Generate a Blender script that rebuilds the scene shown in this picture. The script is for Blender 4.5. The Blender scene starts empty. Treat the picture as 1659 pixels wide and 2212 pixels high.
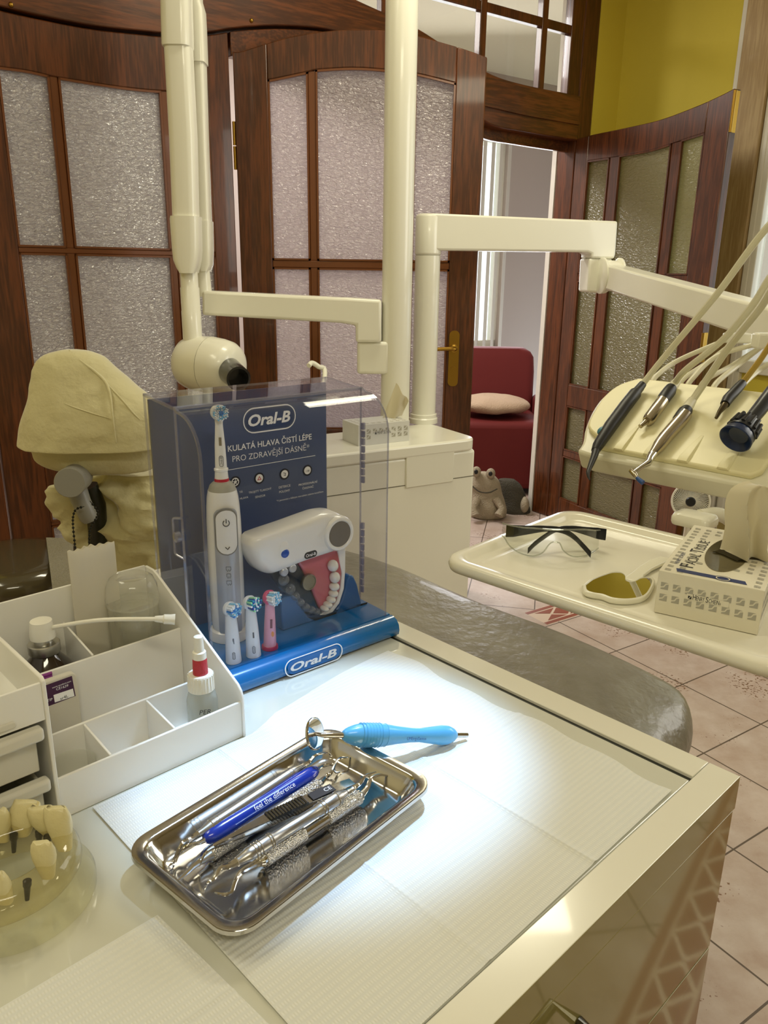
import bpy, bmesh, math, random
from mathutils import Vector, Matrix, noise
random.seed(7)
S = bpy.context.scene
COL = S.collection
V = Vector
rad = math.radians

# ------------------------------------------------------------------ camera
CAMZ = 1.40
IW, IH, FPX = 1659.0, 2212.0, 1690.0
PITCH, ROLL = rad(17.3), rad(0.8)
_fw = V((0, math.cos(PITCH), -math.sin(PITCH)))
_up0 = V((0, math.sin(PITCH), math.cos(PITCH)))
_ri0 = V((1, 0, 0))
_ri = math.cos(ROLL) * _ri0 + math.sin(ROLL) * _up0
_up = -math.sin(ROLL) * _ri0 + math.cos(ROLL) * _up0
CAM = V((0, 0, CAMZ))
cd = bpy.data.cameras.new('camera')
cam = bpy.data.objects.new('camera', cd)
COL.objects.link(cam)
cam.matrix_world = Matrix(((_ri.x, _up.x, -_fw.x, 0), (_ri.y, _up.y, -_fw.y, 0), (_ri.z, _up.z, -_fw.z, CAMZ), (0, 0, 0, 1)))
cd.sensor_fit = 'VERTICAL'
cd.sensor_height = 24
cd.lens = 24 * FPX / IH
cd.clip_start = 0.01
S.camera = cam

# ------------------------------------------------------------------ view, world, lights
S.view_settings.view_transform = 'Standard'
S.view_settings.look = 'None'
S.view_settings.gamma = 1
S.view_settings.use_curve_mapping = False
S.view_settings.exposure = 0.3
S.cycles.max_bounces = 10
S.cycles.transparent_max_bounces = 24
S.cycles.sample_clamp_indirect = 6
wd = bpy.data.worlds.new('world')
S.world = wd
wd.use_nodes = True
wd.node_tree.nodes['Background'].inputs[0].default_value = (.84, .94, 1, 1)
wd.node_tree.nodes['Background'].inputs[1].default_value = 1.9


def area(name, loc, to, sx, sy, power, col, spread=180):
    l = bpy.data.lights.new(name, 'AREA')
    l.shape = 'RECTANGLE'
    l.size, l.size_y, l.energy, l.color = sx, sy, power, col
    l.spread = rad(spread)
    o = bpy.data.objects.new(name, l)
    COL.objects.link(o)
    o.location = loc
    o.rotation_euler = (V(to) - V(loc)).to_track_quat('-Z', 'Y').to_euler()
    return o


WARM = (1.0, .935, .70)
area('overhead_light', (.5, -.9, 2.93), (.3, .6, 0), 1.2, .5, 22, WARM)
area('overhead_light', (-1.3, .9, 2.93), (-1.1, 1.0, 0), 1.0, .4, 10, WARM)
area('overhead_light', (.3, 2.55, 2.93), (.3, 2.55, 0), .9, .3, 15, WARM)
# daylight coming through the windows
area('window_daylight', (2.08, 1.9, 1.75), (0, 1.4, 1.0), 1.0, 1.2, 14, (1, .98, .90))
# dental operating lamp over the table
sp = bpy.data.lights.new('operating_lamp', 'SPOT')
sp.energy, sp.color, sp.spot_size, sp.spot_blend, sp.shadow_soft_size = 72, (.44, .67, 1.0), rad(19.4), .38, .035
so = bpy.data.objects.new('operating_lamp', sp)
COL.objects.link(so)
so.location = (.22, .95, 2.1)
so.rotation_euler = (V((-.045, .655, .95)) - V(so.location)).to_track_quat('-Z', 'Y').to_euler()
so.scale = (1, 1, 1)


# ------------------------------------------------------------------ geometry of the view
def ray(x, y):
    return (x - IW / 2) * _ri - (y - IH / 2) * _up + FPX * _fw


def on(x, y, z):
    d = ray(x, y)
    return CAM + d * ((z - CAMZ) / d.z)


def at(x, y, Y):
    d = ray(x, y)
    return CAM + d * (Y / d.y)


def meet(px, O, A, B):
    """coordinates (s,t) of the pixel's ray on the plane O + s A + t B"""
    d = ray(*px)
    m = Matrix(((A.x, B.x, -d.x), (A.y, B.y, -d.y), (A.z, B.z, -d.z)))
    r = m.inverted() @ (CAM - O)
    return r.x, r.y


Z = V((0, 0, 1))


# ------------------------------------------------------------------ materials
def lin(h):
    h = h.lstrip('#')
    c = [int(h[i:i + 2], 16) / 255 for i in (0, 2, 4)]
    return tuple((x / 12.92 if x <= .04045 else ((x + .055) / 1.055) ** 2.4) for x in c) + (1,)


_M = {}


def mat(name, col, rough=.5, metal=0, coat=0, bump=None, var=None, sss=0, spec=.5, emit=0, trans=0):
    """bump=(scale,strength[,dist]) noise bump; var=(scale,hex2,contrast) noise colour variation"""
    if name in _M:
        return _M[name]
    m = bpy.data.materials.new(name)
    m.use_nodes = True
    nt = m.node_tree
    p = nt.nodes['Principled BSDF']
    p.inputs['Base Color'].default_value = lin(col)
    p.inputs['Roughness'].default_value = rough
    p.inputs['Metallic'].default_value = metal
    p.inputs['Coat Weight'].default_value = coat
    p.inputs['Coat Roughness'].default_value = .05
    p.inputs['Specular IOR Level'].default_value = spec
    p.inputs['Transmission Weight'].default_value = trans
    if emit:
        p.inputs['Emission Color'].default_value = lin(col)
        p.inputs['Emission Strength'].default_value = emit
    if sss:
        p.inputs['Subsurface Weight'].default_value = sss
        p.inputs['Subsurface Radius'].default_value = (.01, .008, .006)
        p.inputs['Subsurface Scale'].default_value = .5
    tc = nt.nodes.new('ShaderNodeTexCoord')
    if bump:
        n = nt.nodes.new('ShaderNodeTexNoise')
        n.inputs['Scale'].default_value = bump[0]
        n.inputs['Detail'].default_value = 3
        nt.links.new(tc.outputs['Object'], n.inputs['Vector'])
        b = nt.nodes.new('ShaderNodeBump')
        b.inputs['Strength'].default_value = bump[1]
        b.inputs['Distance'].default_value = bump[2] if len(bump) > 2 else .002
        nt.links.new(n.outputs[0], b.inputs['Height'])
        nt.links.new(b.outputs[0], p.inputs['Normal'])
    if var:
        n = nt.nodes.new('ShaderNodeTexNoise')
        n.inputs['Scale'].default_value = var[0]
        n.inputs['Detail'].default_value = 5
        nt.links.new(tc.outputs['Object'], n.inputs['Vector'])
        r = nt.nodes.new('ShaderNodeValToRGB')
        k = var[2] if len(var) > 2 else .2
        r.color_ramp.elements[0].position = .5 - k
        r.color_ramp.elements[1].position = .5 + k
        r.color_ramp.elements[0].color = lin(col)
        r.color_ramp.elements[1].color = lin(var[1])
        nt.links.new(n.outputs[0], r.inputs[0])
        nt.links.new(r.outputs[0], p.inputs['Base Color'])
    _M[name] = m
    return m


def clear(name, tint='#ffffff', ior=1.45, rough=.0, body=0, bodycol='#ffffff', bump=None):
    """thin clear plastic or glass: straight-through light plus Fresnel reflection; body = milky share"""
    if name in _M:
        return _M[name]
    m = bpy.data.materials.new(name)
    m.use_nodes = True
    nt = m.node_tree
    nt.nodes.remove(nt.nodes['Principled BSDF'])
    out = nt.nodes['Material Output']
    tr = nt.nodes.new('ShaderNodeBsdfTransparent')
    tr.inputs[0].default_value = lin(tint)
    base = tr.outputs[0]
    if body:
        df = nt.nodes.new('ShaderNodeBsdfDiffuse')
        df.inputs[0].default_value = lin(bodycol)
        tl = nt.nodes.new('ShaderNodeBsdfTranslucent')
        tl.inputs[0].default_value = lin(bodycol)
        a = nt.nodes.new('ShaderNodeMixShader')
        nt.links.new(df.outputs[0], a.inputs[1])
        nt.links.new(tl.outputs[0], a.inputs[2])
        mx = nt.nodes.new('ShaderNodeMixShader')
        mx.inputs[0].default_value = body
        nt.links.new(base, mx.inputs[1])
        nt.links.new(a.outputs[0], mx.inputs[2])
        base = mx.outputs[0]
    gl = nt.nodes.new('ShaderNodeBsdfGlossy')
    gl.inputs['Roughness'].default_value = rough
    fr = nt.nodes.new('ShaderNodeFresnel')
    geo = nt.nodes.new('ShaderNodeNewGeometry')
    io = nt.nodes.new('ShaderNodeMapRange')        # same reflection on both faces of a thin pane
    io.inputs['To Min'].default_value = ior
    io.inputs['To Max'].default_value = 1 / ior
    nt.links.new(geo.outputs['Backfacing'], io.inputs['Value'])
    nt.links.new(io.outputs[0], fr.inputs['IOR'])
    mix = nt.nodes.new('ShaderNodeMixShader')
    nt.links.new(fr.outputs[0], mix.inputs[0])
    nt.links.new(base, mix.inputs[1])
    nt.links.new(gl.outputs[0], mix.inputs[2])
    nt.links.new(mix.outputs[0], out.inputs[0])
    if bump:
        tc = nt.nodes.new('ShaderNodeTexCoord')
        n = nt.nodes.new('ShaderNodeTexNoise')
        n.inputs['Scale'].default_value = bump[0]
        nt.links.new(tc.outputs['Object'], n.inputs['Vector'])
        b = nt.nodes.new('ShaderNodeBump')
        b.inputs['Strength'].default_value = bump[1]
        b.inputs['Distance'].default_value = .002
        nt.links.new(n.outputs[0], b.inputs['Height'])
        for q in (gl, fr):
            nt.links.new(b.outputs[0], q.inputs['Normal'])
    _M[name] = m
    return m


def wood(name, c1, c2, vertical=True, rough=.32):
    if name in _M:
        return _M[name]
    m = mat(name, c1, rough, coat=.25)
    nt = m.node_tree
    p = nt.nodes['Principled BSDF']
    tc = nt.nodes.new('ShaderNodeTexCoord')
    mp = nt.nodes.new('ShaderNodeMapping')
    mp.inputs['Scale'].default_value = (9, 9, .7) if vertical else (.9, 9, 9)
    n1 = nt.nodes.new('ShaderNodeTexNoise')
    n1.inputs['Scale'].default_value = 1.5
    n1.inputs['Detail'].default_value = 3
    n1.inputs['Distortion'].default_value = .7
    w = nt.nodes.new('ShaderNodeMath')
    w.operation = 'MULTIPLY'
    w.inputs[1].default_value = 22
    sn = nt.nodes.new('ShaderNodeMath')
    sn.operation = 'SINE'
    n2 = nt.nodes.new('ShaderNodeTexNoise')
    n2.inputs['Scale'].default_value = 14
    n2.inputs['Detail'].default_value = 4
    ad = nt.nodes.new('ShaderNodeMath')
    ad.operation = 'MULTIPLY_ADD'
    ad.inputs[1].default_value = .12
    nt.links.new(tc.outputs['Object'], mp.inputs[0])
    nt.links.new(mp.outputs[0], n1.inputs['Vector'])
    nt.links.new(mp.outputs[0], n2.inputs['Vector'])
    nt.links.new(n1.outputs[0], w.inputs[0])
    nt.links.new(w.outputs[0], sn.inputs[0])
    nt.links.new(sn.outputs[0], ad.inputs[0])
    nt.links.new(n2.outputs[0], ad.inputs[2])
    r = nt.nodes.new('ShaderNodeValToRGB')
    r.color_ramp.elements[0].position = .34
    r.color_ramp.elements[1].position = .66
    r.color_ramp.elements[0].color = lin(c2)
    r.color_ramp.elements[1].color = lin(c1)
    nt.links.new(ad.outputs[0], r.inputs[0])
    nt.links.new(r.outputs[0], p.inputs['Base Color'])
    b = nt.nodes.new('ShaderNodeBump')
    b.inputs['Strength'].default_value = .08
    b.inputs['Distance'].default_value = .002
    nt.links.new(ad.outputs[0], b.inputs['Height'])
    nt.links.new(b.outputs[0], p.inputs['Normal'])
    return m


# ------------------------------------------------------------------ mesh builder
XF = {}


class MB:
    def __init__(s):
        s.v, s.f, s.m = [], [], []

    def add(s, vs, fs, mi=0):
        o = len(s.v)
        s.v += [V(p) for p in vs]
        s.f += [tuple(i + o for i in f) for f in fs]
        s.m += [mi] * len(fs)
        return s

    def box(s, c, d, A=None, mi=0):
        A = A or (V((1, 0, 0)), V((0, 1, 0)), Z)
        c = V(c)
        vs = [c + A[0] * (sx * d[0] / 2) + A[1] * (sy * d[1] / 2) + A[2] * (sz * d[2] / 2)
              for sx in (-1, 1) for sy in (-1, 1) for sz in (-1, 1)]
        return s.add(vs, [(0, 1, 3, 2), (4, 6, 7, 5), (0, 4, 5, 1), (2, 3, 7, 6), (0, 2, 6, 4), (1, 5, 7, 3)], mi)

    def prism(s, poly, vec, mi=0):
        n = len(poly)
        vec = V(vec)
        vs = [V(p) for p in poly] + [V(p) + vec for p in poly]
        fs = [tuple(range(n)), tuple(range(2 * n - 1, n - 1, -1))] + [(i, (i + 1) % n, n + (i + 1) % n, n + i) for i in range(n)]
        return s.add(vs, fs, mi)

    def strip(s, lo, hi, vec, mi=0):
        """solid band between two poly-lines of equal length, thickness vec"""
        n = len(lo)
        vec = V(vec)
        for i in range(n - 1):
            q = [lo[i], lo[i + 1], hi[i + 1], hi[i]]
            s.add([V(p) for p in q] + [V(p) + vec for p in q],
                  [(0, 1, 2, 3), (7, 6, 5, 4), (0, 4, 5, 1), (2, 6, 7, 3)] + ([(0, 3, 7, 4)] if i == 0 else []) + ([(1, 5, 6, 2)] if i == n - 2 else []), mi)
        return s

    def loft(s, rings, closed=True, caps=True, mi=0):
        n = len(rings[0])
        vs = [p for r in rings for p in r]
        fs = []
        for k in range(len(rings) - 1):
            for i in range(n if closed else n - 1):
                j = (i + 1) % n
                fs.append((k * n + i, k * n + j, (k + 1) * n + j, (k + 1) * n + i))
        if caps and closed:
            fs.append(tuple(range(n - 1, -1, -1)))
            fs.append(tuple((len(rings) - 1) * n + i for i in range(n)))
        return s.add(vs, fs, mi)

    def tube(s, pts, r, n=12, mi=0, caps=True, sx=1.0, up=None):
        pts = [V(p) for p in pts]
        N = len(pts)
        rr = r if isinstance(r, (list, tuple)) else [r] * N
        T = [(pts[min(i + 1, N - 1)] - pts[max(i - 1, 0)]).normalized() for i in range(N)]
        a = V(up) if up else (Z if abs(T[0].z) < .9 else V((1, 0, 0)))
        x = a.cross(T[0]).normalized()
        rings = []
        for i in range(N):
            x = (x - T[i] * x.dot(T[i])).normalized()
            y = T[i].cross(x)
            rings.append([pts[i] + (x * math.cos(2 * math.pi * k / n) * sx + y * math.sin(2 * math.pi * k / n)) * rr[i] for k in range(n)])
        return s.loft(rings, True, caps, mi)

    def lathe(s, p0, ax, prof, n=32, mi=0, caps=True):
        ax = V(ax).normalized()
        a = Z if abs(ax.z) < .9 else V((1, 0, 0))
        x = a.cross(ax).normalized()
        y = ax.cross(x)
        p0 = V(p0)
        return s.loft([[p0 + ax * t + (x * math.cos(2 * math.pi * k / n) + y * math.sin(2 * math.pi * k / n)) * max(r, 1e-5) for k in range(n)] for t, r in prof], True, caps, mi)

    def ell(s, c, r, A=None, n=24, m=14, mi=0):
        A = A or (V((1, 0, 0)), V((0, 1, 0)), Z)
        c = V(c)
        r = r if isinstance(r, (list, tuple)) else (r, r, r)
        rings = []
        for k in range(m + 1):
            ph = math.pi * (k / m - .5) * .995
            rings.append([c + A[0] * r[0] * math.cos(ph) * math.cos(2 * math.pi * i / n) + A[1] * r[1] * math.cos(ph) * math.sin(2 * math.pi * i / n) + A[2] * r[2] * math.sin(ph) for i in range(n)])
        return s.loft(rings, True, True, mi)

    def grid(s, fn, nu, nv, mi=0, flip=False):
        vs = [fn(i / nu, j / nv) for i in range(nu + 1) for j in range(nv + 1)]
        w = nv + 1
        return s.add(vs, [(i * w + j, (i + 1) * w + j, (i + 1) * w + j + 1, i * w + j + 1) for i in range(nu) for j in range(nv)], mi)

    def sheet(s, fn, nu, nv, th, mi=0):
        """closed thin sheet: surface fn and the same moved by vector th"""
        th = V(th)
        w = nv + 1
        top = [V(fn(i / nu, j / nv)) for i in range(nu + 1) for j in range(nv + 1)]
        n = len(top)
        vs = top + [p + th for p in top]
        q = [(i * w + j, (i + 1) * w + j, (i + 1) * w + j + 1, i * w + j + 1) for i in range(nu) for j in range(nv)]
        fs = q + [tuple(k + n for k in reversed(f)) for f in q]
        rim = [i * w for i in range(nu + 1)] + [nu * w + j for j in range(1, nv + 1)] + [i * w + nv for i in range(nu - 1, -1, -1)] + [j for j in range(nv - 1, 0, -1)]
        fs += [(rim[k], rim[k - 1], rim[k - 1] + n, rim[k] + n) for k in range(len(rim))]
        return s.add(vs, fs, mi)

    def text(s, body, O, X, Y, width=None, height=None, mi=0, shear=0., bold=0., align='CENTER', depth=.0, spacing=1., maxw=None):
        """lettering on the plane O + X, Y; width = total width (or height = capital height) in metres"""
        c = bpy.data.curves.new('lettering', 'FONT')
        c.body = body
        c.shear = shear
        c.offset = bold
        c.space_character = spacing
        c.resolution_u = 3
        c.extrude = 0
        o = bpy.data.objects.new('lettering', c)
        COL.objects.link(o)
        dg = bpy.context.evaluated_depsgraph_get()
        dg.update()
        me = o.evaluated_get(dg).to_mesh()
        vs = [v.co.copy() for v in me.vertices]
        fs = [tuple(p.vertices) for p in me.polygons]
        o.evaluated_get(dg).to_mesh_clear()
        bpy.data.objects.remove(o)
        bpy.data.curves.remove(c)
        if not vs:
            return s
        x0, x1 = min(v.x for v in vs), max(v.x for v in vs)
        k = (width / (x1 - x0)) if width else height / .72
        ky = (height / .72) if (height and width) else k
        off = {'CENTER': (x0 + x1) / 2, 'LEFT': x0, 'RIGHT': x1}[align]
        n = X.cross(Y).normalized()
        return s.add([O + X * (v.x - off) * k + Y * v.y * ky + n * depth for v in vs], fs, mi)

    def build(s, name, mats, parent=None, smooth=35, bevel=0, segs=2, label=None, cat=None, group=None, kind=None, M=None, subsurf=0, recalc=True, solid=0):
        me = bpy.data.meshes.new(name)
        mats = mats if isinstance(mats, (list, tuple)) else [mats]
        if M is None:
            if parent is not None:
                M = XF[parent.name]
            else:
                n = len(s.v)
                M = Matrix.Translation((sum(p.x for p in s.v) / n, sum(p.y for p in s.v) / n, min(p.z for p in s.v)))
        Mi = M.inverted()
        me.from_pydata([Mi @ p for p in s.v], [], s.f)
        for x in mats:
            me.materials.append(x)
        me.polygons.foreach_set('material_index', s.m)
        if recalc:
            bm = bmesh.new()
            bm.from_mesh(me)
            bmesh.ops.recalc_face_normals(bm, faces=bm.faces)
            bm.to_mesh(me)
            bm.free()
        if smooth:
            me.polygons.foreach_set('use_smooth', [True] * len(me.polygons))
            me.set_sharp_from_angle(angle=rad(smooth))
        me.update()
        o = bpy.data.objects.new(name, me)
        COL.objects.link(o)
        if parent is not None:
            o.parent = parent
        else:
            o.matrix_world = M
        XF[o.name] = M
        if bevel:
            b = o.modifiers.new('bevel', 'BEVEL')
            b.width, b.segments, b.limit_method, b.angle_limit = bevel, segs, 'ANGLE', rad(35)
        if subsurf:
            b = o.modifiers.new('subsurf', 'SUBSURF')
            b.levels = b.render_levels = subsurf
        tag(o, label, cat, group, kind)
        return o


def tag(o, label=None, cat=None, group=None, kind=None):
    for k, x in (('label', label), ('category', cat), ('group', group), ('kind', kind)):
        if x:
            o[k] = x
    return o


def thing(name, label, cat, loc, group=None, kind=None, M=None):
    o = bpy.data.objects.new(name, None)
    o.empty_display_size = .05
    COL.objects.link(o)
    M = M or Matrix.Translation(V(loc))
    o.matrix_world = M
    XF[o.name] = M
    return tag(o, label, cat, group, kind)


def spline(pts, n=8):
    """Catmull-Rom through the points"""
    P = [V(p) for p in pts]
    P = [2 * P[0] - P[1]] + P + [2 * P[-1] - P[-2]]
    out = []
    for i in range(1, len(P) - 2):
        a, b, c, d = P[i - 1:i + 3]
        for k in range(n):
            t = k / n
            out.append(.5 * (2 * b + (c - a) * t + (2 * a - 5 * b + 4 * c - d) * t * t + (3 * b - a - 3 * c + d) * t ** 3))
    return out + [P[-2]]


def rrect(w, h, r, n=6):
    """rounded rectangle outline, centred, as (x,y) pairs"""
    out = []
    for cx, cy, a0 in ((w / 2 - r, h / 2 - r, 0), (-w / 2 + r, h / 2 - r, 90), (-w / 2 + r, -h / 2 + r, 180), (w / 2 - r, -h / 2 + r, 270)):
        for k in range(n + 1):
            a = rad(a0 + 90 * k / n)
            out.append((cx + r * math.cos(a), cy + r * math.sin(a)))
    return out


def frame2d(O, X, Y, pts):
    return [O + X * a + Y * b for a, b in pts]


def ringband(s, outer, inner, vec, mi=0):
    """flat solid band between two outlines with the same number of points"""
    n = len(outer)
    vec = V(vec)
    vs = list(outer) + list(inner) + [p + vec for p in outer] + [p + vec for p in inner]
    fs = []
    for i in range(n):
        j = (i + 1) % n
        fs += [(i, j, n + j, n + i), (2 * n + i, 3 * n + i, 3 * n + j, 2 * n + j), (i, 2 * n + i, 2 * n + j, j), (n + i, n + j, 3 * n + j, 3 * n + i)]
    return s.add(vs, fs, mi)


def blob(mb, rows, Y, dr=.8, n=40, wr=0., sc=8., yoff=0, mi=0, seed=0, dirv=V((1, 0, 0)), fw=V((0, 1, 0)), sq=1.):
    """rounded body from silhouette rows (ypx, xl, xr): rings of ellipses at depth Y, with wrinkles"""
    rings = []
    for y, a, b in spline(rows, 4):
        p, q = at(a, y, Y), at(b, y, Y)
        c, hw = (p + q) / 2, (q - p).length / 2
        ring = []
        for k in range(n):
            t = 2 * math.pi * k / n
            ct_, st_ = math.cos(t), math.sin(t)
            w = c + dirv * hw * math.copysign(abs(ct_) ** sq, ct_) + fw * hw * dr * math.copysign(abs(st_) ** sq, st_)
            if wr:
                w += (w - c).normalized() * wr * (1 - 2.4 * abs(noise.noise(w * sc + V((seed, 0, 0)))) + .5 * (1 - 2.4 * abs(noise.noise(w * sc * 2.3 + V((0, seed, 3)))))) if wr > .007 else (w - c).normalized() * wr * noise.noise(w * sc)
            ring.append(w)
        rings.append(ring)
    return mb.loft(rings, True, True, mi)
# ------------------------------------------------------------------ room axes
J = on(1180, 1115, 0)                       # foot of the right door jamb
K = at(512, 600, 3.3); K.z = 0              # foot of the folding hinge on the left
E = (J - K); LJ = E.length; E.normalize()   # along the door wall
F = V((-E.y, E.x, 0))                       # through the door wall, away from the room
D = V((math.sin(rad(147)), math.cos(rad(147)), 0))   # along the right wall, towards the viewer
DN = V((D.y, -D.x, 0))                      # into the right wall... away from the room
if DN.x < 0:
    DN = -DN
CEIL = 2.95
oak_v = wood('oak stained reddish brown upright grain', '#69381a', '#48250f', True)
oak_h = wood('oak stained reddish brown level grain', '#733e1c', '#4d2811', False)
oak_l = mat('stained oak bead', '#72401c', .35, coat=.2)
brass = mat('brass', '#b08a3c', .28, 1)
yellow = mat('yellow painted plaster', '#dac84a', .7, bump=(120, .05))
mauve = mat('pale plaster in the next room', '#b8aca4', .8)
white_p = mat('white paint', '#e6e2d6', .5)


def wall_mats(m):
    return m


# floor: one mesh, tile field, border band, diagonal tiles
e2 = V((math.sin(rad(56.5)), math.cos(rad(56.5)), 0)); f2 = V((-e2.y, e2.x, 0))
N0 = V((1.0705, 2.481, 0)); TS = .30


def tile_pt(u, w, z=0):
    return N0 + e2 * (u * TS) + f2 * (w * TS) + V((0, 0, z))


def tile_mat(name, ang, off):
    m = mat(name, '#c6b3a4', .38, spec=.35)
    nt = m.node_tree; p = nt.nodes['Principled BSDF']
    g = nt.nodes.new('ShaderNodeTexCoord')
    sub = nt.nodes.new('ShaderNodeMapping'); sub.inputs['Location'].default_value = (-off.x, -off.y, 0)
    rot = nt.nodes.new('ShaderNodeMapping'); rot.inputs['Rotation'].default_value = (0, 0, -ang)
    br = nt.nodes.new('ShaderNodeTexBrick')
    br.offset = 0; br.squash = 1
    br.inputs['Scale'].default_value = 1
    br.inputs['Brick Width'].default_value = TS
    br.inputs['Row Height'].default_value = TS
    br.inputs['Mortar Size'].default_value = .0028
    br.inputs['Mortar Smooth'].default_value = .2
    br.inputs['Mortar'].default_value = lin('#5f5145')
    n = nt.nodes.new('ShaderNodeTexNoise'); n.inputs['Scale'].default_value = 9; n.inputs['Detail'].default_value = 6; n.inputs['Roughness'].default_value = .65
    r = nt.nodes.new('ShaderNodeValToRGB')
    r.color_ramp.elements[0].position, r.color_ramp.elements[1].position = .32, .68
    r.color_ramp.elements[0].color, r.color_ramp.elements[1].color = lin('#b09a8b'), lin('#c6b7ac')
    n3 = nt.nodes.new('ShaderNodeTexNoise'); n3.inputs['Scale'].default_value = 95; n3.inputs['Detail'].default_value = 2
    n4 = nt.nodes.new('ShaderNodeTexNoise'); n4.inputs['Scale'].default_value = 5
    mm = nt.nodes.new('ShaderNodeMath'); mm.operation = 'MULTIPLY'
    r3 = nt.nodes.new('ShaderNodeValToRGB')
    r3.color_ramp.elements[0].position, r3.color_ramp.elements[1].position = .375, .41
    r3.color_ramp.elements[0].color, r3.color_ramp.elements[1].color = (0, 0, 0, 1), (1, 1, 1, 1)
    mx = nt.nodes.new('ShaderNodeMixRGB'); mx.inputs[2].default_value = lin('#7d5f48')
    L = nt.links.new
    L(g.outputs['Object'], sub.inputs[0]); L(sub.outputs[0], rot.inputs[0]); L(rot.outputs[0], br.inputs['Vector'])
    L(g.outputs['Object'], n.inputs['Vector']); L(g.outputs['Object'], n3.inputs['Vector']); L(g.outputs['Object'], n4.inputs['Vector'])
    L(n.outputs[0], r.inputs[0])
    L(n3.outputs[0], mm.inputs[0]); L(n4.outputs[0], mm.inputs[1]); L(mm.outputs[0], r3.inputs[0])
    L(r3.outputs[0], mx.inputs[0]); L(r.outputs[0], mx.inputs[1])
    L(mx.outputs[0], br.inputs['Color1']); L(mx.outputs[0], br.inputs['Color2'])
    L(br.outputs[0], p.inputs['Base Color'])
    b = nt.nodes.new('ShaderNodeBump'); b.inputs['Strength'].default_value = .3; b.inputs['Distance'].default_value = .002; b.invert = True
    L(br.outputs[1], b.inputs['Height']); L(b.outputs[0], p.inputs['Normal'])
    return m


ang = math.atan2(e2.y, e2.x)
t_in = tile_mat('beige stone tile', ang, N0 + f2 * 0)
t_out = tile_mat('beige stone tile laid diagonally', ang + rad(45), tile_pt(0, 2.5))
t_red = mat('terracotta tile inlay', '#8a4a34', .4)
t_pale = mat('pale tile inlay', '#cdb7a2', .4)
fl = MB()
U0, U1 = -14, 9


def quad(u0, u1, w0, w1, mi, z=0):
    fl.add([tile_pt(u0, w0, z), tile_pt(u1, w0, z), tile_pt(u1, w1, z), tile_pt(u0, w1, z)], [(0, 1, 2, 3)], mi)


quad(U0, U1, -4.03, 2.03, 0)
for w0, w1, ua in ((2.03, 2.50, -.2), (-4.50, -4.03, -9)):
    quad(U0, ua, w0, w1, 0)
    quad(ua, U1, w0, w1, 3)
    z = .0006
    quad(ua, U1, w0 + .01, w0 + .075, 2, z); quad(ua, U1, w1 - .075, w1 - .01, 2, z)
    hw = (w1 - w0) / 2 - .10; mid = (w0 + w1) / 2
    k = ua + .1
    while k < U1 - 1:
        # two facing triangles, and a diamond between the pairs
        fl.add([tile_pt(k, mid - hw, z), tile_pt(k + .38, mid - hw, z), tile_pt(k + .19, mid - .015, z)], [(0, 1, 2)], 2)
        fl.add([tile_pt(k, mid + hw, z), tile_pt(k + .19, mid + .015, z), tile_pt(k + .38, mid + hw, z)], [(0, 1, 2)], 2)
        fl.add([tile_pt(k + .235, mid, z), tile_pt(k + .41, mid - hw * .86, z), tile_pt(k + .585, mid, z), tile_pt(k + .41, mid + hw * .86, z)], [(0, 1, 2, 3)], 2)
        k += .44
quad(U0, U1, 2.50, 16, 1); quad(U0, U1, -13, -4.50, 1)
fl.build('floor', [t_in, t_out, t_red, t_pale], kind='structure', smooth=0, recalc=False, M=Matrix())


def slab(name, a, b, z0, z1, thick, m, bevel=0):
    """upright wall between plan points a, b; thick = vector"""
    mb = MB()
    mb.prism([V((a.x, a.y, z0)), V((b.x, b.y, z0)), V((b.x, b.y, z1)), V((a.x, a.y, z1))], thick)
    return mb.build(name, m, kind='structure', smooth=0, bevel=bevel)


# ------------------------------------------------------------------ wall with the doors
def wp(px):
    return meet(px, K, E, Z)


LEAF = .965
sL = wp((-62, 500))[0]
sj0 = LJ + .0
sj1 = wp((1300, 5))[0]
sC = wp((1342, 150))[0]
C = K + E * sC
slab('wall_door_right', K + E * sj1, C + E * .1, 0, CEIL, F * .14, yellow)
slab('wall_door_left', K + E * -3.0, K + E * (sL - .14), 0, CEIL, F * .14, yellow)
slab('wall_door_top', K + E * (sL - .14), K + E * sj1, 2.86, CEIL, F * .14, yellow)
# jambs
slab('trim_1', K + E * sj0, K + E * sj1, 0, 2.86, F * .12, oak_v, .006)
slab('trim_2', K + E * (sL - .14), K + E * (sL - .006), 0, 2.86, F * .12, oak_v, .006)

# waved header board
hb = [(-70, -5), (0, 15), (102, 38), (205, 57), (307, 68), (353, 72), (446, 70), (492, 63), (543, 58), (605, 56), (668, 59), (715, 66), (800, 92), (900, 150), (980, 215), (1055, 268), (1130, 285), (1225, 301)]
ht = [(-70, -330), (0, -310), (102, -280), (205, -250), (307, -215), (353, -200), (446, -160), (492, -135), (543, -110), (605, -78), (668, -46), (715, -23), (790, 12), (890, 58), (965, 105), (1055, 160), (1130, 184), (1225, 203)]
lo = []; hi = []
for a, b in zip(hb, ht):
    s0, z0 = wp(a); s1, z1 = wp(b)
    s_ = s0
    lo.append((s_, z0)); hi.append((s_, z1))
lo = [(max(min(s, sj0), sL - .006), z) for s, z in lo]; lo[0] = (sL - .006, lo[0][1]); lo[-1] = (sj0, lo[-1][1])
zhi = [z for s, z in hi]


def interp(tab, x):
    if x <= tab[0][0]:
        return tab[0][1]
    for (a, za), (b, zb) in zip(tab, tab[1:]):
        if x <= b:
            return za + (zb - za) * (x - a) / (b - a)
    return tab[-1][1]


hi = sorted((wp(b)[0], wp(b)[1]) for b in ht)


def smooth_tab(t, n=6):
    return [(p.x, p.z) for p in spline([V((a, 0, b)) for a, b in t], n)]


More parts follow.
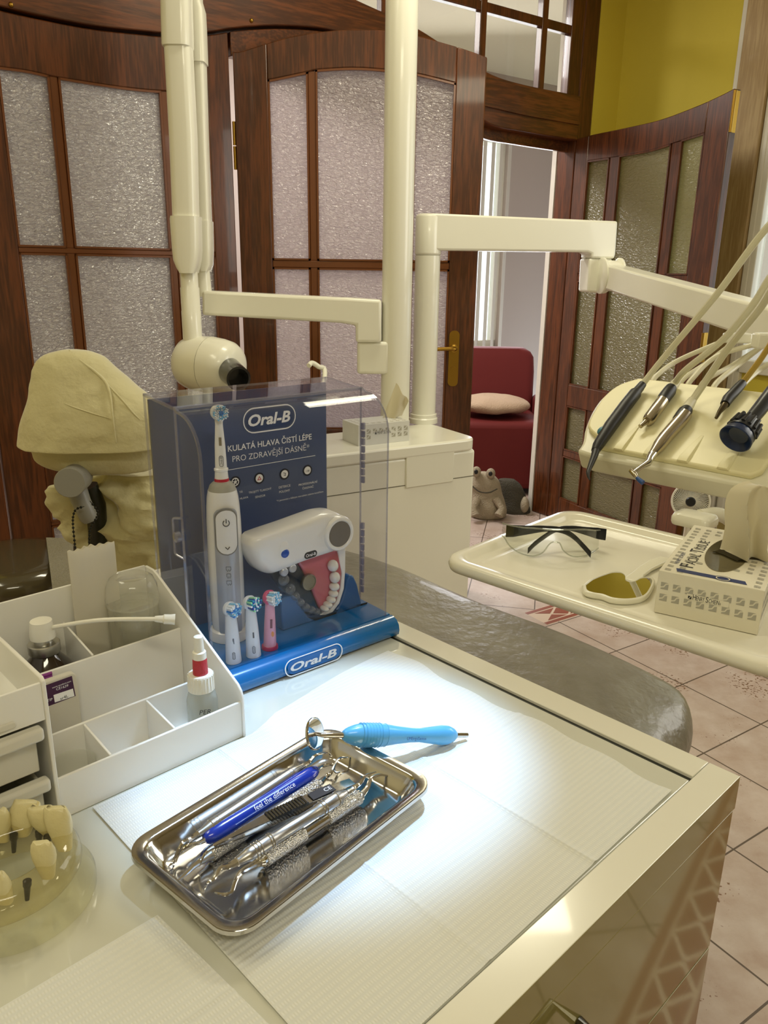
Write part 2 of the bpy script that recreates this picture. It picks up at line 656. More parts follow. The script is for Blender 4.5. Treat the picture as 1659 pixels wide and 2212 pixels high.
lo_s = smooth_tab(lo); hi_s = smooth_tab(hi)
hw_ = MB()
pl = [K + E * s + Z * z for s, z in lo_s]
ph = [K + E * s + Z * min(2.84, interp(hi_s, s)) for s, z in lo_s]
hw_.strip([p - F * .012 for p in pl], [p - F * .012 for p in ph], F * .07)
header = hw_.build('trim_3', oak_h, kind='structure', smooth=30, bevel=.004, M=Matrix.Translation(K) @ Matrix(((E.x, F.x, 0, 0), (E.y, F.y, 0, 0), (0, 0, 1, 0), (0, 0, 0, 1))))
g = MB()
for px in ((23, 22), (540, 54)):
    s, z = wp(px)
    g.ell(K + E * s + Z * (z + .012) - F * .013, (.008, .008, .008), n=12, m=8)
g.build('brass_peg', brass, header)
bb = MB()
ss = [wp((498 + i * 14, 60))[0] for i in range(22)]
bb.strip([K + E * s + Z * wp((506, 121))[1] + F * .004 for s in ss], [K + E * s + Z * (interp(lo_s, s) - .008) + F * .004 for s in ss], F * .05)
bb.build('trim_7', oak_h, kind='structure', smooth=30, bevel=.003)
st = MB()
st.strip([K + E * s + Z * (z - .05) + F * .052 for s, z in lo_s], [K + E * s + Z * (z + .05) + F * .052 for s, z in lo_s], F * .02)
st.build('light_stop_board', oak_h, kind='structure', smooth=30)  # added board that blocks next-room light leaking through the gap under the header
# moulding line under the transom
g = MB()
g.strip([K + E * wp(p)[0] + Z * wp(p)[1] - F * .024 for p in ((1040, 222), (1130, 243), (1245, 264))], [K + E * wp(p)[0] + Z * wp(p)[1] - F * .024 for p in ((1040, 230), (1130, 251), (1245, 271))], F * .02)
g.build('moulding', oak_h, header)

# transom window above
tw = MB()
zt = 2.85
vs_ = [wp((560, -60))[0], wp((836, 20))[0], wp((1048, 60))[0], wp((1181, 60))[0], wp((1240, 60))[0]]


def hz(s):
    return interp(hi_s, s)


for s in vs_[:-1]:
    tw.box(K + E * s + Z * ((hz(s) - .02 + zt) / 2) + F * .03, (.038, .04, zt - hz(s) + .02), (E, F, Z))
zr = wp((1140, 36))[1]
tw.box(K + E * ((vs_[0] + sj0) / 2) + Z * zr + F * .03, (sj0 - vs_[0], .036, .04), (E, F, Z))
tw.box(K + E * ((sj0 + sL) / 2) + Z * (zt - .03) + F * .03, (sj0 - sL, .05, .1), (E, F, Z))
tw.box(K + E * ((vs_[4] - .005 + sj0) / 2) + Z * ((zt + hz(sj0)) / 2) + F * .03, (max(.03, sj0 - vs_[4] + .01), .05, zt - hz(sj0)), (E, F, Z))
win1 = tw.build('window_1', oak_v, kind='structure', bevel=.004)
pane_clear = clear('clear window glass', '#f3f3f0', 1.45)
for a, b in zip(vs_[:-1], vs_[1:]):
    for z0, z1 in ((None, zr - .018), (zr + .018, zt - .06)):
        n = 8
        ss = [a + .017 + (b - a - .034) * i / n for i in range(n + 1)]
        l_ = [max(hz(s), 0) if z0 is None else z0 for s in ss]
        if z0 is None and max(l_) > z1 - .03:
            l_ = [min(x, z1 - .005) for x in l_]
        q = MB().strip([K + E * s + Z * z + F * .03 for s, z in zip(ss, l_)], [K + E * s + Z * z1 + F * .03 for s in ss], F * .004)
        q.build('pane', pane_clear, win1, smooth=0)


# ------------------------------------------------------------------ glazed door leaves
def pane_mat(name, col, bump, gloss, scale):
    m = bpy.data.materials.new(name); m.use_nodes = True
    nt = m.node_tree; nt.nodes.remove(nt.nodes['Principled BSDF'])
    L = nt.links.new; N = nt.nodes.new
    tl = N('ShaderNodeBsdfTranslucent'); tl.inputs[0].default_value = lin(col)
    df = N('ShaderNodeBsdfDiffuse'); df.inputs[0].default_value = lin(col)
    gl = N('ShaderNodeBsdfGlossy'); gl.inputs['Roughness'].default_value = .16
    tc = N('ShaderNodeTexCoord'); mp = N('ShaderNodeMapping'); mp.inputs['Rotation'].default_value = (0, rad(35), 0); mp.inputs['Scale'].default_value = (1, 1, 2.2)
    n = N('ShaderNodeTexNoise'); n.inputs['Scale'].default_value = scale; n.inputs['Detail'].default_value = 2; n.inputs['Distortion'].default_value = .6
    b = N('ShaderNodeBump'); b.inputs['Strength'].default_value = bump; b.inputs['Distance'].default_value = .02
    L(tc.outputs['Object'], mp.inputs[0]); L(mp.outputs[0], n.inputs['Vector']); L(n.outputs[0], b.inputs['Height'])
    for q in (tl, df, gl):
        L(b.outputs[0], q.inputs['Normal'])
    m1 = N('ShaderNodeMixShader'); m1.inputs[0].default_value = .22
    L(tl.outputs[0], m1.inputs[1]); L(df.outputs[0], m1.inputs[2])
    m2 = N('ShaderNodeMixShader'); m2.inputs[0].default_value = gloss
    L(m1.outputs[0], m2.inputs[1]); L(gl.outputs[0], m2.inputs[2])
    L(m2.outputs[0], nt.nodes['Material Output'].inputs[0])
    return m


glass_l = pane_mat('strongly rippled cathedral glass', '#dad7d3', .9, .34, 62)
glass_c = pane_mat('rippled cathedral glass', '#d8cfce', .8, .16, 58)
glass_r = pane_mat('rippled cathedral glass by the yellow wall', '#c9c49a', .5, .10, 58)


def leaf(name, O, X, N, s0, s1, top, gtop, a0, a1, cols, rows, glass, bar=.016):
    """N points into the leaf thickness (away from the viewer). cols = glass columns, rows = glass rows from the top (None = arch)"""
    M = Matrix(((X.x, N.x, 0, O.x), (X.y, N.y, 0, O.y), (0, 0, 1, O.z), (0, 0, 0, 1)))
    P = lambda s, z, d=0: O + X * s + Z * z + N * d
    T = .042
    r = lambda a, b, n=24: [a + (b - a) * i / n for i in range(n + 1)]
    f = MB()
    zt_, zg = (lambda s: interp(top, s)), (lambda s: interp(gtop, s))
    for a, b in ((s0, a0), (a1, s1)):
        ss = r(a, b, 6)
        f.strip([P(s, .008) for s in ss], [P(s, zt_(s)) for s in ss], N * T)
    ss = r(a0, a1, 40)
    f.strip([P(s, zg(s)) for s in ss], [P(s, zt_(s)) for s in ss], N * T)
    zz = [(.008, rows[-1][0])] + [(rows[i + 1][1], rows[i][0]) for i in range(len(rows) - 1)]
    bars = []
    for z0, z1 in zz:
        if z1 - z0 > .05:
            f.strip([P(a0, z0), P(a1, z0)], [P(a0, z1), P(a1, z1)], N * T)
        else:
            bars.append((z0, z1))
    root = f.build(name, oak_v, kind='structure', smooth=25, bevel=.004, M=M)
    mu = MB()
    for z0, z1 in bars:
        mu.strip([P(a0, z0, .004), P(a1, z0, .004)], [P(a0, z1, .004), P(a1, z1, .004)], N * (T - .008))
    for (c0, c1), (d0, d1) in zip(cols, cols[1:]):
        for z0, z1 in rows:
            t = zg((c1 + d0) / 2) if z1 is None else z1
            mu.strip([P(c1, z0 - .001, .006), P(d0, z0 - .001, .006)], [P(c1, t + .002, .006), P(d0, t + .002, .006)], N * (T - .012))
    mu.build('muntin', oak_l if glass is not glass_r else oak_v, root, bevel=.003)
    for c0, c1 in cols:
        for z0, z1 in rows:
            ss = r(c0 - .003, c1 + .003, 10)
            q = MB().strip([P(s, z0 - .003, .020) for s in ss], [P(s, (zg(s) if z1 is None else z1) + .003, .020) for s in ss], N * .005)
            q.build('pane', glass, root, smooth=0)
            # bead around the pane
            bd = MB()
            tt = [(s, (zg(s) if z1 is None else z1)) for s in r(c0, c1, 10)]
            w = .007
            bd.strip([P(s, z - w, .001) for s, z in tt], [P(s, z, .001) for s, z in tt], N * .012)
            bd.strip([P(c0, z0, .001), P(c1, z0, .001)], [P(c0, z0 + w, .001), P(c1, z0 + w, .001)], N * .012)
            bd.strip([P(c0, z0, .001), P(c0 + w, z0, .001)], [P(c0, tt[0][1], .001), P(c0 + w, tt[0][1], .001)], N * .012)
            bd.strip([P(c1 - w, z0, .001), P(c1, z0, .001)], [P(c1 - w, tt[-1][1], .001), P(c1, tt[-1][1], .001)], N * .012)
            bd.build('bead', oak_l if glass is not glass_r else oak_v, root, smooth=0)
    return root


LOW = [(.47, .76), (.16, .455)]   # glass below the lock rail is (0.16..0.455) and (0.47..)
# left leaf, in the wall
p1 = lambda x, y: wp((x, y))
top = smooth_tab([(s, z - .006) for s, z in [wp(q) for q in ((-62, -4), (0, 17), (102, 40), (205, 59), (307, 70), (353, 74), (446, 72), (492, 65), (508, 62))]])
gt = smooth_tab([p1(8, 145), p1(60, 152), p1(120, 165), p1(200, 178), p1(275, 189), p1(355, 196), p1(452, 196)])
mz0, mz1 = p1(200, 549)[1], p1(200, 537)[1]
d1 = leaf('door_1', K - F * 0 + F * .002, E, F, sL, wp((510, 500))[0], top, gt, p1(24, 400)[0], p1(459, 400)[0],
          [(p1(24, 400)[0], p1(131, 400)[0]), (p1(149, 400)[0], p1(362, 400)[0]), (p1(375, 400)[0], p1(459, 400)[0])],
          [(mz1, None), (.74, mz0), (.46, .57), (.16, .445)], glass_l)
# centre leaf, folded out to face the viewer
X2 = V((1, 0, 0)); N2 = V((0, 1, 0))
p2 = lambda x, y: meet((x, y), K, X2, Z)
top = smooth_tab([p2(*q) for q in ((518, 112), (574, 94), (637, 77), (715, 66), (793, 64), (836, 66), (900, 77), (994, 103), (1054, 124))])
gt = smooth_tab([p2(*q) for q in ((583, 172), (668, 154), (687, 150), (762, 146), (831, 150), (897, 158), (988, 180))])
a0, a1 = p2(584, 400)[0], p2(977, 400)[0]
d2 = leaf('door_2', K, X2, N2, p2(517, 500)[0], p2(1035, 500)[0], top, gt, a0, a1,
          [(a0, p2(668, 400)[0]), (p2(684, 400)[0], p2(876, 400)[0]), (p2(892, 400)[0], a1)],
          [(p2(700, 563)[1], None), (.74, p2(700, 579)[1]), (.46, .57), (.16, .445)], glass_c)
# hinges between the two leaves
s_h = p2(513.5, 500)[0]
for za, zb in ((1.93, 1.76), (1.02, .86), (.35, .2)):
    h = MB()
    for z0, z1 in ((za, (za + zb) / 2 + .002), ((za + zb) / 2 - .002, zb)):
        h.lathe(K + X2 * s_h + Z * z0 + N2 * .012, (0, 0, -1), [(0, 0), (0, .007), (z0 - z1, .007), (z0 - z1, 0)], 14)
    h.build('hinge', brass, d2)
# handle on the right stile
hs = p2(979, 790)[0]
hd = MB()
ztop, zbot = p2(979, 714)[1], p2(979, 834)[1]
hd.prism(frame2d(K + X2 * hs + Z * ((ztop + zbot) / 2) - N2 * .006, X2, Z, rrect(.042, ztop - zbot, .018)), N2 * .006)
zl = p2(975, 752)[1]
hd.tube(spline([K + X2 * hs + Z * zl - N2 * .004, K + X2 * hs + Z * zl - N2 * .045, K + X2 * (hs - .025) + Z * (zl + .002) - N2 * .052, K + X2 * (hs - .075) + Z * (zl - .001) - N2 * .05], 6), .008, 12)
hd.lathe(K + X2 * hs + Z * zl - N2 * .006, -N2, [(0, .016), (.008, .016), (.01, .01)], 20)
hd.lathe(K + X2 * hs + Z * (zl - .085) - N2 * .006, -N2, [(0, .011), (.004, .011), (.004, .004)], 20)
hd.build('handle', brass, d2)
# right leaf, swung into the room
X3 = V((.449, -.8935, 0)).normalized(); N3 = V((.8935, .449, 0)).normalized()
p3 = lambda x, y: meet((x, y), J, X3, Z)
s3 = p3(1531, 610)[0]
top = smooth_tab([p3(*q) for q in ((1244, 301), (1280, 291), (1347, 277), (1424, 259), (1500, 231), (1552, 208), (1589, 189))])
gt = smooth_tab([p3(*q) for q in ((1272, 347), (1319, 340), (1337, 336), (1400, 325), (1449, 310), (1467, 304), (1521, 287))])
cA = (p3(1263, 400)[0], p3(1310, 400)[0]); cB = (p3(1330, 400)[0], p3(1439, 400)[0]); cC = (p3(1459, 400)[0], p3(1508, 400)[0])
zr3 = [p3(1453, 594)[1], p3(1453, 612)[1], p3(1240, 833)[1], p3(1235, 879)[1], p3(1235, 977)[1], p3(1232, 990)[1], p3(1225, 1083)[1]]
d3 = leaf('door_3', J, X3, N3, .004, s3, top, gt, cA[0], cC[1], [cA, cB, cC],
          [(zr3[0], None), (zr3[2], zr3[1]), (zr3[4], zr3[3]), (zr3[6], zr3[5])], glass_r)
for y0, y1 in ((196, 288), (725, 790)):
    h = MB()
    z0 = p3(1580, y0)[1]; z1 = p3(1560, y1)[1]
    h.box(J + X3 * (s3 + .001) + N3 * .02 + Z * ((z0 + z1) / 2), (.004, .03, z0 - z1), (X3, N3, Z))
    h.lathe(J + X3 * (s3 + .004) + N3 * .004 + Z * z1, Z, [(0, 0), (0, .007), (z0 - z1, .007), (z0 - z1, 0)], 12)
    h.build('hinge', brass, d3)

# ------------------------------------------------------------------ the other walls
PR = lambda px: meet(px, C, D, Z)
sw0 = PR((1640, 470))[0]                       # window starts
sp0 = PR((1577, 300))[0]
sw1 = sw0 + 1.35
RW = 5.6
slab('wall_right', C, C + D * sw0, 0, CEIL, DN * .02, yellow)
slab('wall_right_low', C + D * sw0, C + D * sw1, 0, .95, DN * .02, yellow)
slab('wall_right_high', C + D * sw0, C + D * sw1, 2.35, CEIL, DN * .02, yellow)
slab('wall_right_near', C + D * sw1, C + D * RW, 0, CEIL, DN * .16, mat('cream painted plaster', '#d8cfae', .75))
panel = mat('light oak panel', '#a58a5c', .5, var=(30, '#8d7448', .3))
mb = MB()
mb.box(C + D * ((sp0 + .03 + sw0 - .03) / 2) + Z * (CEIL / 2) - DN * .02, (sw0 - sp0 - .06, .05, CEIL - .02), (D, DN, Z))
mb.build('trim_4', wood('light oak panel upright grain', '#bfa67a', '#ab9064', True, .5), kind='structure', bevel=.004)
for s in (sp0 + .012, sw0 - .012):
    MB().box(C + D * s + Z * (CEIL / 2) - DN * .014, (.03, .03, CEIL - .02), (D, DN, Z)).build('trim_5', white_p, kind='structure', bevel=.004)
wf = MB()
W2 = lambda s, z: C + D * s + Z * z
for s in (sw0 + .015, (sw0 + sw1) / 2, sw1 - .015):
    wf.box(W2(s, 1.6) + DN * .004, (.03, .06, 1.5), (D, DN, Z))
for z in (.97, 2.32):
    wf.box(W2((sw0 + sw1) / 2, z) + DN * .004, (sw1 - sw0, .06, .06), (D, DN, Z))
w2 = wf.build('window_2', white_p, kind='structure', bevel=.004)
MB().box(W2((sw0 + sw1) / 2, 1.6) + DN * .004, (sw1 - sw0 - .08, .006, 1.42), (D, DN, Z)).build('pane', pane_clear, w2, smooth=0)
A_ = K + E * -3.0
B_ = A_ - F * 5.2
Cc = C + D * RW
cream_w = mat('cream painted plaster', '#d8cfae', .75)
slab('wall_left', A_, B_, 0, CEIL, -E * .14, cream_w)
slab('wall_back', B_, Cc, 0, CEIL, (V((B_.y - Cc.y, Cc.x - B_.x, 0))).normalized() * (.14 if (V((B_.y - Cc.y, Cc.x - B_.x, 0))).dot(V((0, 1, 0))) < 0 else -.14), cream_w)
# next room
G = F * 2.3
fr0, fr1 = K + E * -3.0 + G, K + E * (LJ + .55) + G
pf = lambda px: meet(px, K + G, E, Z)
fw1 = pf((1092, 500))[0]
fw0 = fw1 - 2.3
FR = lambda s, z: K + G + E * s + Z * z
slab('wall_far_left', FR(-3, 0), FR(fw0, 0), 0, CEIL, F * .16, mauve)
slab('wall_far_right', FR(fw1, 0), FR(LJ + 3.4, 0), 0, CEIL, F * .16, mauve)
slab('wall_far_low', FR(fw0, 0), FR(fw1, 0), 0, .72, F * .16, mauve)
slab('wall_far_high', FR(fw0, 0), FR(fw1, 0), 2.5, CEIL, F * .16, mauve)
slab('wall_far_side', J + E * 3.4 + F * .14, FR(LJ + 3.4, 0), 0, CEIL, E * .14, mauve)
slab('wall_far_end', A_ + F * .14, FR(-3, 0), 0, CEIL, -E * .14, mauve)
slab('trim_6', J + E * .0 + F * .125, J + E * .10 + F * .125, 0, CEIL, F * .03, white_p)
slab('wall_far_return', J + E * .10 + F * .14, J + E * 3.4 + F * .14, 0, CEIL, F * .02, mauve)
wf = MB()
for s in (fw0 + .03, (fw0 + fw1) / 2, fw1 - .03):
    wf.box(FR(s, 1.61) + F * .08, (.06, .05, 1.8), (E, F, Z))
for z in (.75, 2.47):
    wf.box(FR((fw0 + fw1) / 2, z) + F * .08, (fw1 - fw0, .05, .06), (E, F, Z))
w3 = wf.build('window_3', white_p, kind='structure')
MB().box(FR((fw0 + fw1) / 2, 1.61) + F * .08, (fw1 - fw0 - .08, .006, 1.7), (E, F, Z)).build('pane', pane_clear, w3, smooth=0)
# vertical blind
bl = thing('vertical_blind', 'white vertical slat blind hanging at the bright window of the room behind the doors', 'blind', FR((fw0 + fw1) / 2, 2.5) - F * .06)
MB().box(FR((fw0 + fw1) / 2, 2.56) - F * .06, (fw1 - fw0 + .1, .05, .05), (E, F, Z)).build('rail', white_p, bl, bevel=.004)
slat = mat('blind fabric', '#d9d2c6', .8)
sm = MB()
n = 24
for i in range(n):
    s = fw0 + .03 + (fw1 - fw0 - .0) * i / n
    a = rad(28)
    A2 = (E * math.cos(a) + F * math.sin(a), -E * math.sin(a) + F * math.cos(a), Z)
    sm.box(FR(s, 1.6) - F * .07, (.088, .002, 1.86), A2)
sm.build('slat', slat, bl, smooth=0)
# ceiling over both rooms
MB().box(V((1.5, 3.2, CEIL + .05)), (14, 16, .1)).build('ceiling', mat('white ceiling', '#e9e2c8', .8), kind='structure', smooth=0)
area('window_daylight', FR((fw0 + fw1) / 2, 1.65) - F * .25, K + E * .8 + Z * 1.1, 2.2, 1.6, 42, (.95, .95, 1.0))
area('overhead_light', FR(.4, 2.9) - F * 1.0, FR(.4, 0) - F * 1.0, 1.6, .5, 60, (1, .95, .94))  # added overhead fill that brightens the rippled door panes from behind
# ------------------------------------------------------------------ the dental cabinet with its glass top
TZ = .95
T0 = on(1600, 1677, TZ)
TA = V((-.695, .719, 0)).normalized(); TB = V((-TA.y, TA.x, 0))
if TB.y > 0:
    TB = -TB
tp = lambda a, b, z=0: T0 + TA * a + TB * b + Z * z
AX = (TA, TB, Z)
LA, LB = .84, .80
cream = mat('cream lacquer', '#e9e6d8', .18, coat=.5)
cream_shaded = mat('glossy cream lacquer darkened for shade', '#968d58', .05, spec=.5, coat=.5)  # same cream lacquer, with the shade on upright faces mixed into the colour
cab = thing('dental_cabinet', 'cream lacquered dental cabinet with a glass inlaid worktop in the foreground', 'cabinet', tp(LA / 2, LB / 2, -TZ))
RW_, RF = .030, .033
mb = MB()
for (a0, a1, b0, b1) in ((0, RW_, 0, LB), (RW_ + .0006, LA, 0, RF), (LA - .03, LA, RF, LB), (RW_, LA - .03, LB - .03, LB)):
    mb.box(tp((a0 + a1) / 2, (b0 + b1) / 2, -.018), (a1 - a0, b1 - b0, .036), AX)
mb.m[0] = 1                                  # its outer face takes the shade-darkened colour of the drawer fronts
mb.build('worktop_frame', [cream, cream_shaded], cab, bevel=.0008)
gl = MB()
gl.box(tp((RW_ + LA - .03) / 2, (RF + .007 + LB - .03) / 2, -.0035), (LA - .03 - RW_ - .001, LB - .03 - RF - .008, .006), AX)
gl.build('glass_plate', mat('greenish glass plate over cream', '#d3d3c6', .06, coat=.6, spec=.6), cab, bevel=.001)
gk = MB()
gk.box(tp((RW_ + LA - .03) / 2, RF + .0035, -.0055), (LA - .03 - RW_, .007, .004), AX)
gk.build('shaded_groove', mat('near black satin', '#1c1f18', .3), cab, smooth=0)  # near-black strip standing in for the shade in the groove beside the glass
mb = MB()
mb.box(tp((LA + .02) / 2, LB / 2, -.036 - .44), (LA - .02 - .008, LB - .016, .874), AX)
mb.build('carcass', cream_shaded, cab, bevel=.001)
PF = lambda px: meet(px, tp(.004, 0), TB, Z)
zd = (PF((1533, 2032))[1] + PF((1385, 2212))[1]) / 2
for k, (z0, z1) in enumerate(((zd + .0015, -.0363), (zd - .24, zd - .0015), (zd - .5, zd - .243))):
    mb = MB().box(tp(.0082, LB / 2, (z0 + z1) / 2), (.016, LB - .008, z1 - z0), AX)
    dr = mb.build('drawer', cream_shaded, cab, bevel=.0004)
    if k == 0:
        b_, z_ = PF((1236, 2226))
        h = MB()
        h.tube([tp(.0, b_, z_ + .012), tp(-.022, b_, z_ + .01), tp(-.026, b_ + .05, z_ - .01), tp(-.026, b_ + .14, z_ - .01), tp(.0, b_ + .15, z_ - .012)], .005, 10)
        h.build('handle', mat('dark chrome', '#5a5850', .2, 1), dr)

# ------------------------------------------------------------------ paper sheets on the glass
TG = TZ - .0005


def paper(name, stripes, col):
    m = mat(name, col, .75, spec=.25)
    nt = m.node_tree; p = nt.nodes['Principled BSDF']; L = nt.links.new; N = nt.nodes.new
    tc = N('ShaderNodeTexCoord'); mp = N('ShaderNodeMapping')
    mp.inputs['Rotation'].default_value = (0, 0, -math.atan2(TA.y, TA.x) + stripes)
    w = N('ShaderNodeTexWave'); w.inputs['Scale'].default_value = 58; w.inputs['Distortion'].default_value = 0
    n = N('ShaderNodeTexWave'); n.bands_direction = 'Y'; n.inputs['Scale'].default_value = 150
    mu = N('ShaderNodeMath'); mu.operation = 'MULTIPLY'
    ad = N('ShaderNodeMath'); ad.operation = 'ADD'
    b = N('ShaderNodeBump'); b.inputs['Strength'].default_value = .5; b.inputs['Distance'].default_value = .0006
    L(tc.outputs['Object'], mp.inputs[0]); L(mp.outputs[0], w.inputs['Vector']); L(mp.outputs[0], n.inputs['Vector'])
    L(w.outputs['Color'], mu.inputs[0]); L(n.outputs['Color'], mu.inputs[1]); L(mu.outputs[0], ad.inputs[0]); L(w.outputs['Color'], ad.inputs[1])
    L(ad.outputs[0], b.inputs['Height']); L(b.outputs[0], p.inputs['Normal'])
    r = N('ShaderNodeValToRGB'); c = lin(col)
    r.color_ramp.elements[0].color = (c[0] * .93, c[1] * .94, c[2] * .96, 1); r.color_ramp.elements[1].color = c
    L(w.outputs['Color'], r.inputs[0]); L(r.outputs[0], p.inputs['Base Color'])
    return m


pap = paper('embossed white bib paper', 0, '#e6e6e0')


def ridge(x, c, w, h):
    return h * math.exp(-((x - c) / w) ** 2)


def bib1(u, w):
    b = .066 + (.462 - .066) * w
    a0 = .0335 - .004 * w
    a1 = .402 - .036 * w + .004 * math.sin(w * 9)
    k_ = min(1, max(0, (b - .255) / .04))
    a1 = a1 + (min(a1, .3655) - a1) * k_
    a = a0 + (a1 - a0) * u
    b += (1 - w) ** 6 * (.0035 * math.sin(u * 11 + 1) + .0025 * math.sin(u * 27)) + .004 * u * (1 - w)
    z = .0019 + .0006 * noise.noise(V((a * 14, b * 14, 0)))
    z += ridge(b, .200, .0022, .0016) * (1 if u < .75 else .3) + ridge(a, .205, .0022, .0016) + ridge(b, .335, .002, .0011)
    return tp(a, b, TG - TZ + z)


s = MB().sheet(bib1, 130, 130, Z * -.0006)
s.build('paper_bib', pap, label='large white embossed paper bib creased into panels under the steel tray', cat='paper bib', group='white paper bibs on the glass worktop', smooth=30)
q0 = on(341, 1980, TG); r0 = q0 - T0; qa, qb = r0.dot(TA), r0.dot(TB)


def bib2(u, w):
    a = .036 + (qa - .036) * u
    b = qb - .012 * (1 - u) + (.765 - qb) * w
    z = .0017 + .0005 * noise.noise(V((a * 12 + 5, b * 12, 0))) + ridge(a, .13, .002, .001)
    if b < .47:
        z = .0012
    return tp(a, b, TG - TZ + z)


if qb < .466:
    qb = .466
s = MB().sheet(bib2, 80, 80, Z * -.0005)
s.build('paper_bib', pap, label='second white paper bib nearest the viewer, in front of the steel tray', cat='paper bib', group='white paper bibs on the glass worktop', smooth=30)

# ------------------------------------------------------------------ stainless tray
RZ = .9725
tcp = [on(x, y, RZ) for x, y in ((252, 1835.6), (508, 2031.7), (961.6, 1674.9), (690.6, 1572.2))]
cen = sum(tcp, V()) / 4
TX = ((tcp[3] - tcp[0]) + (tcp[2] - tcp[1])).normalized()
TY = V((-TX.y, TX.x, 0))
tl = ((tcp[3] - tcp[0]).length + (tcp[2] - tcp[1]).length) / 2
tw_ = (abs((tcp[3] - tcp[1]).dot(TY)) + abs((tcp[0] - tcp[2]).dot(TY))) / 2
tw_ = ((tcp[1] - tcp[0]).length + (tcp[2] - tcp[3]).length) / 2
steel = mat('polished stainless steel', '#c9c7c4', .13, 1, bump=(70, .05, .001))
TF = TG + .0032


def tring(dw, z, r):
    return frame2d(V((cen.x, cen.y, z)), TX, TY, rrect(tl - 2 * dw, tw_ - 2 * dw, r, 8))


t = MB()
h = RZ
rings = [tring(.021, TF, .012), tring(.017, TF + .0015, .014), tring(.010, h - .004, .017), tring(.0085, h - .0012, .018), tring(.0005, h - .0005, .022), tring(0, h - .0035, .0225),
         tring(.0007, h - .0035, .022), tring(.0012, h + .0002, .0215), tring(.0075, h, .0185), tring(.0095, h - .001, .0175), tring(.0112, h - .004, .0165), tring(.0182, TF + .003, .0135), tring(.022, TF + .0012, .0115)]
t.loft(rings, True, True)
# outer skin first, so turn it into one closed shell: bottom cap and floor cap
t.build('instrument_tray', steel, label='rectangular stainless steel tray holding instruments on the white paper', cat='tray', smooth=50)
FZ = TF + .0014      # top of the tray floor

# ------------------------------------------------------------------ hand instruments
chrome = mat('chromed steel', '#d2d0cc', .12, 1)
satin = mat('satin steel', '#bdbbb8', .3, 1)
knurl = mat('knurled steel', '#c4c2be', .22, 1)
_k = knurl.node_tree
_tc = _k.nodes.new('ShaderNodeTexCoord'); _ch = _k.nodes.new('ShaderNodeTexVoronoi'); _ch.inputs['Scale'].default_value = 900
_b = _k.nodes.new('ShaderNodeBump'); _b.inputs['Strength'].default_value = .8; _b.inputs['Distance'].default_value = .001
_k.links.new(_tc.outputs['Object'], _ch.inputs['Vector']); _k.links.new(_ch.outputs[0], _b.inputs['Height']); _k.links.new(_b.outputs[0], _k.nodes['Principled BSDF'].inputs['Normal'])
bluep = mat('deep blue resin', '#0d2f96', .22, coat=.6)
dark = mat('black plastic', '#17181a', .4)


def axis_pts(p, q, prof):
    return [p + (q - p) * t for t, r in prof], [r for t, r in prof]


def instrument(label, A, B, zA, zB, prof, m, tips, rings=(), knurls=(), extra=None):
    p, q = on(*A, zA), on(*B, zB)
    root = thing('dental_instrument', label, 'dental instrument', (p + q) / 2 - Z * .004, 'hand instruments in the steel tray')
    pts, rr = axis_pts(p, q, prof)
    hm = MB().tube(pts, rr, 20)
    d = (q - p)
    for t0, r in rings:
        hm.tube([p + d * t0, p + d * (t0 + .006), p + d * (t0 + .012)], [r * .9, r * 1.06, r * .9], 20, mi=1)
    hm.build('handle', [m, chrome], root)
    for t0, t1, r in knurls:
        MB().tube([p + d * t0, p + d * (t0 + .004), p + d * (t1 - .004), p + d * t1], [r * .9, r, r, r * .9], 24).build('grip', knurl, root)
    for tip in tips:
        T = [on(x, y, z) for x, y, z, r in tip]
        n = 6
        pts = spline(T, n)
        rs = []
        for i in range(len(pts)):
            k = min(i / n, len(tip) - 1.001); a = int(k); f = k - a
            rs.append(tip[a][3] * (1 - f) + tip[a + 1][3] * f)
        MB().tube(pts, rs, 10).build('tip', chrome, root)
    return root, p, q


R = .0052
zc = FZ + R + .0014
H_ = [(0, R * .55), (.04, R * .62), (.10, R * .95), (.13, R), (.87, R), (.9, R * .95), (.96, R * .62), (1, R * .5)]
# second scaler beside the blue one
z2_ = zc + .0070
instrument('banded steel scaler lying directly beside the blue handle', (428, 1802), (655, 1654), z2_, z2_, H_, satin,
           [[(429, 1801, z2_, .0028), (414, 1811, z2_, .0024), (394, 1822, z2_ + .002, .0016), (374, 1860, FZ + .004, .0012), (364, 1872, FZ + .0035, .0005)],
            [(655, 1654, z2_, .0028), (668, 1646, z2_, .002), (682, 1632, z2_ + .004, .0014), (706, 1626, z2_ + .003, .001), (718, 1634, z2_ + .002, .0006)]],
           rings=((.10, R), (.13, R), (.16, R), (.84, R), (.87, R)))
# blue one
Rb = .0069
zb_ = FZ + Rb + .002
bp = [(0, Rb * .45), (.02, Rb * .75), (.06, Rb * .95), (.14, Rb * 1.02), (.35, Rb * .93), (.55, Rb * .9), (.78, Rb * .98), (.9, Rb * 1.0), (.96, Rb * .8), (.99, Rb * .55), (1, Rb * .35)]
bi, p, q = instrument('blue handled scaler with white lettering lying in the steel tray', (441, 1814), (686, 1662), zb_, zb_ + .001, bp, bluep,
                      [[(444, 1812, zb_, .0024), (432, 1820, zb_, .002), (410, 1825, zb_ + .002, .0016), (390, 1840, zb_ - .001, .0014), (376, 1868, FZ + .0045, .0011), (366, 1882, FZ + .0075, .0006)],
                       [(686, 1662, zb_, .0022), (700, 1654, zb_, .0016), (718, 1652, zb_ + .001, .0013), (724, 1668, zb_ - .001, .001), (735, 1668, FZ + .0075, .0007)]])
dd = (q - p); L_ = dd.length; dx = dd.normalized()
toc = (CAM - (p + q) / 2).normalized()
dn = (toc - dx * toc.dot(dx)).normalized()
dy = dn.cross(dx)
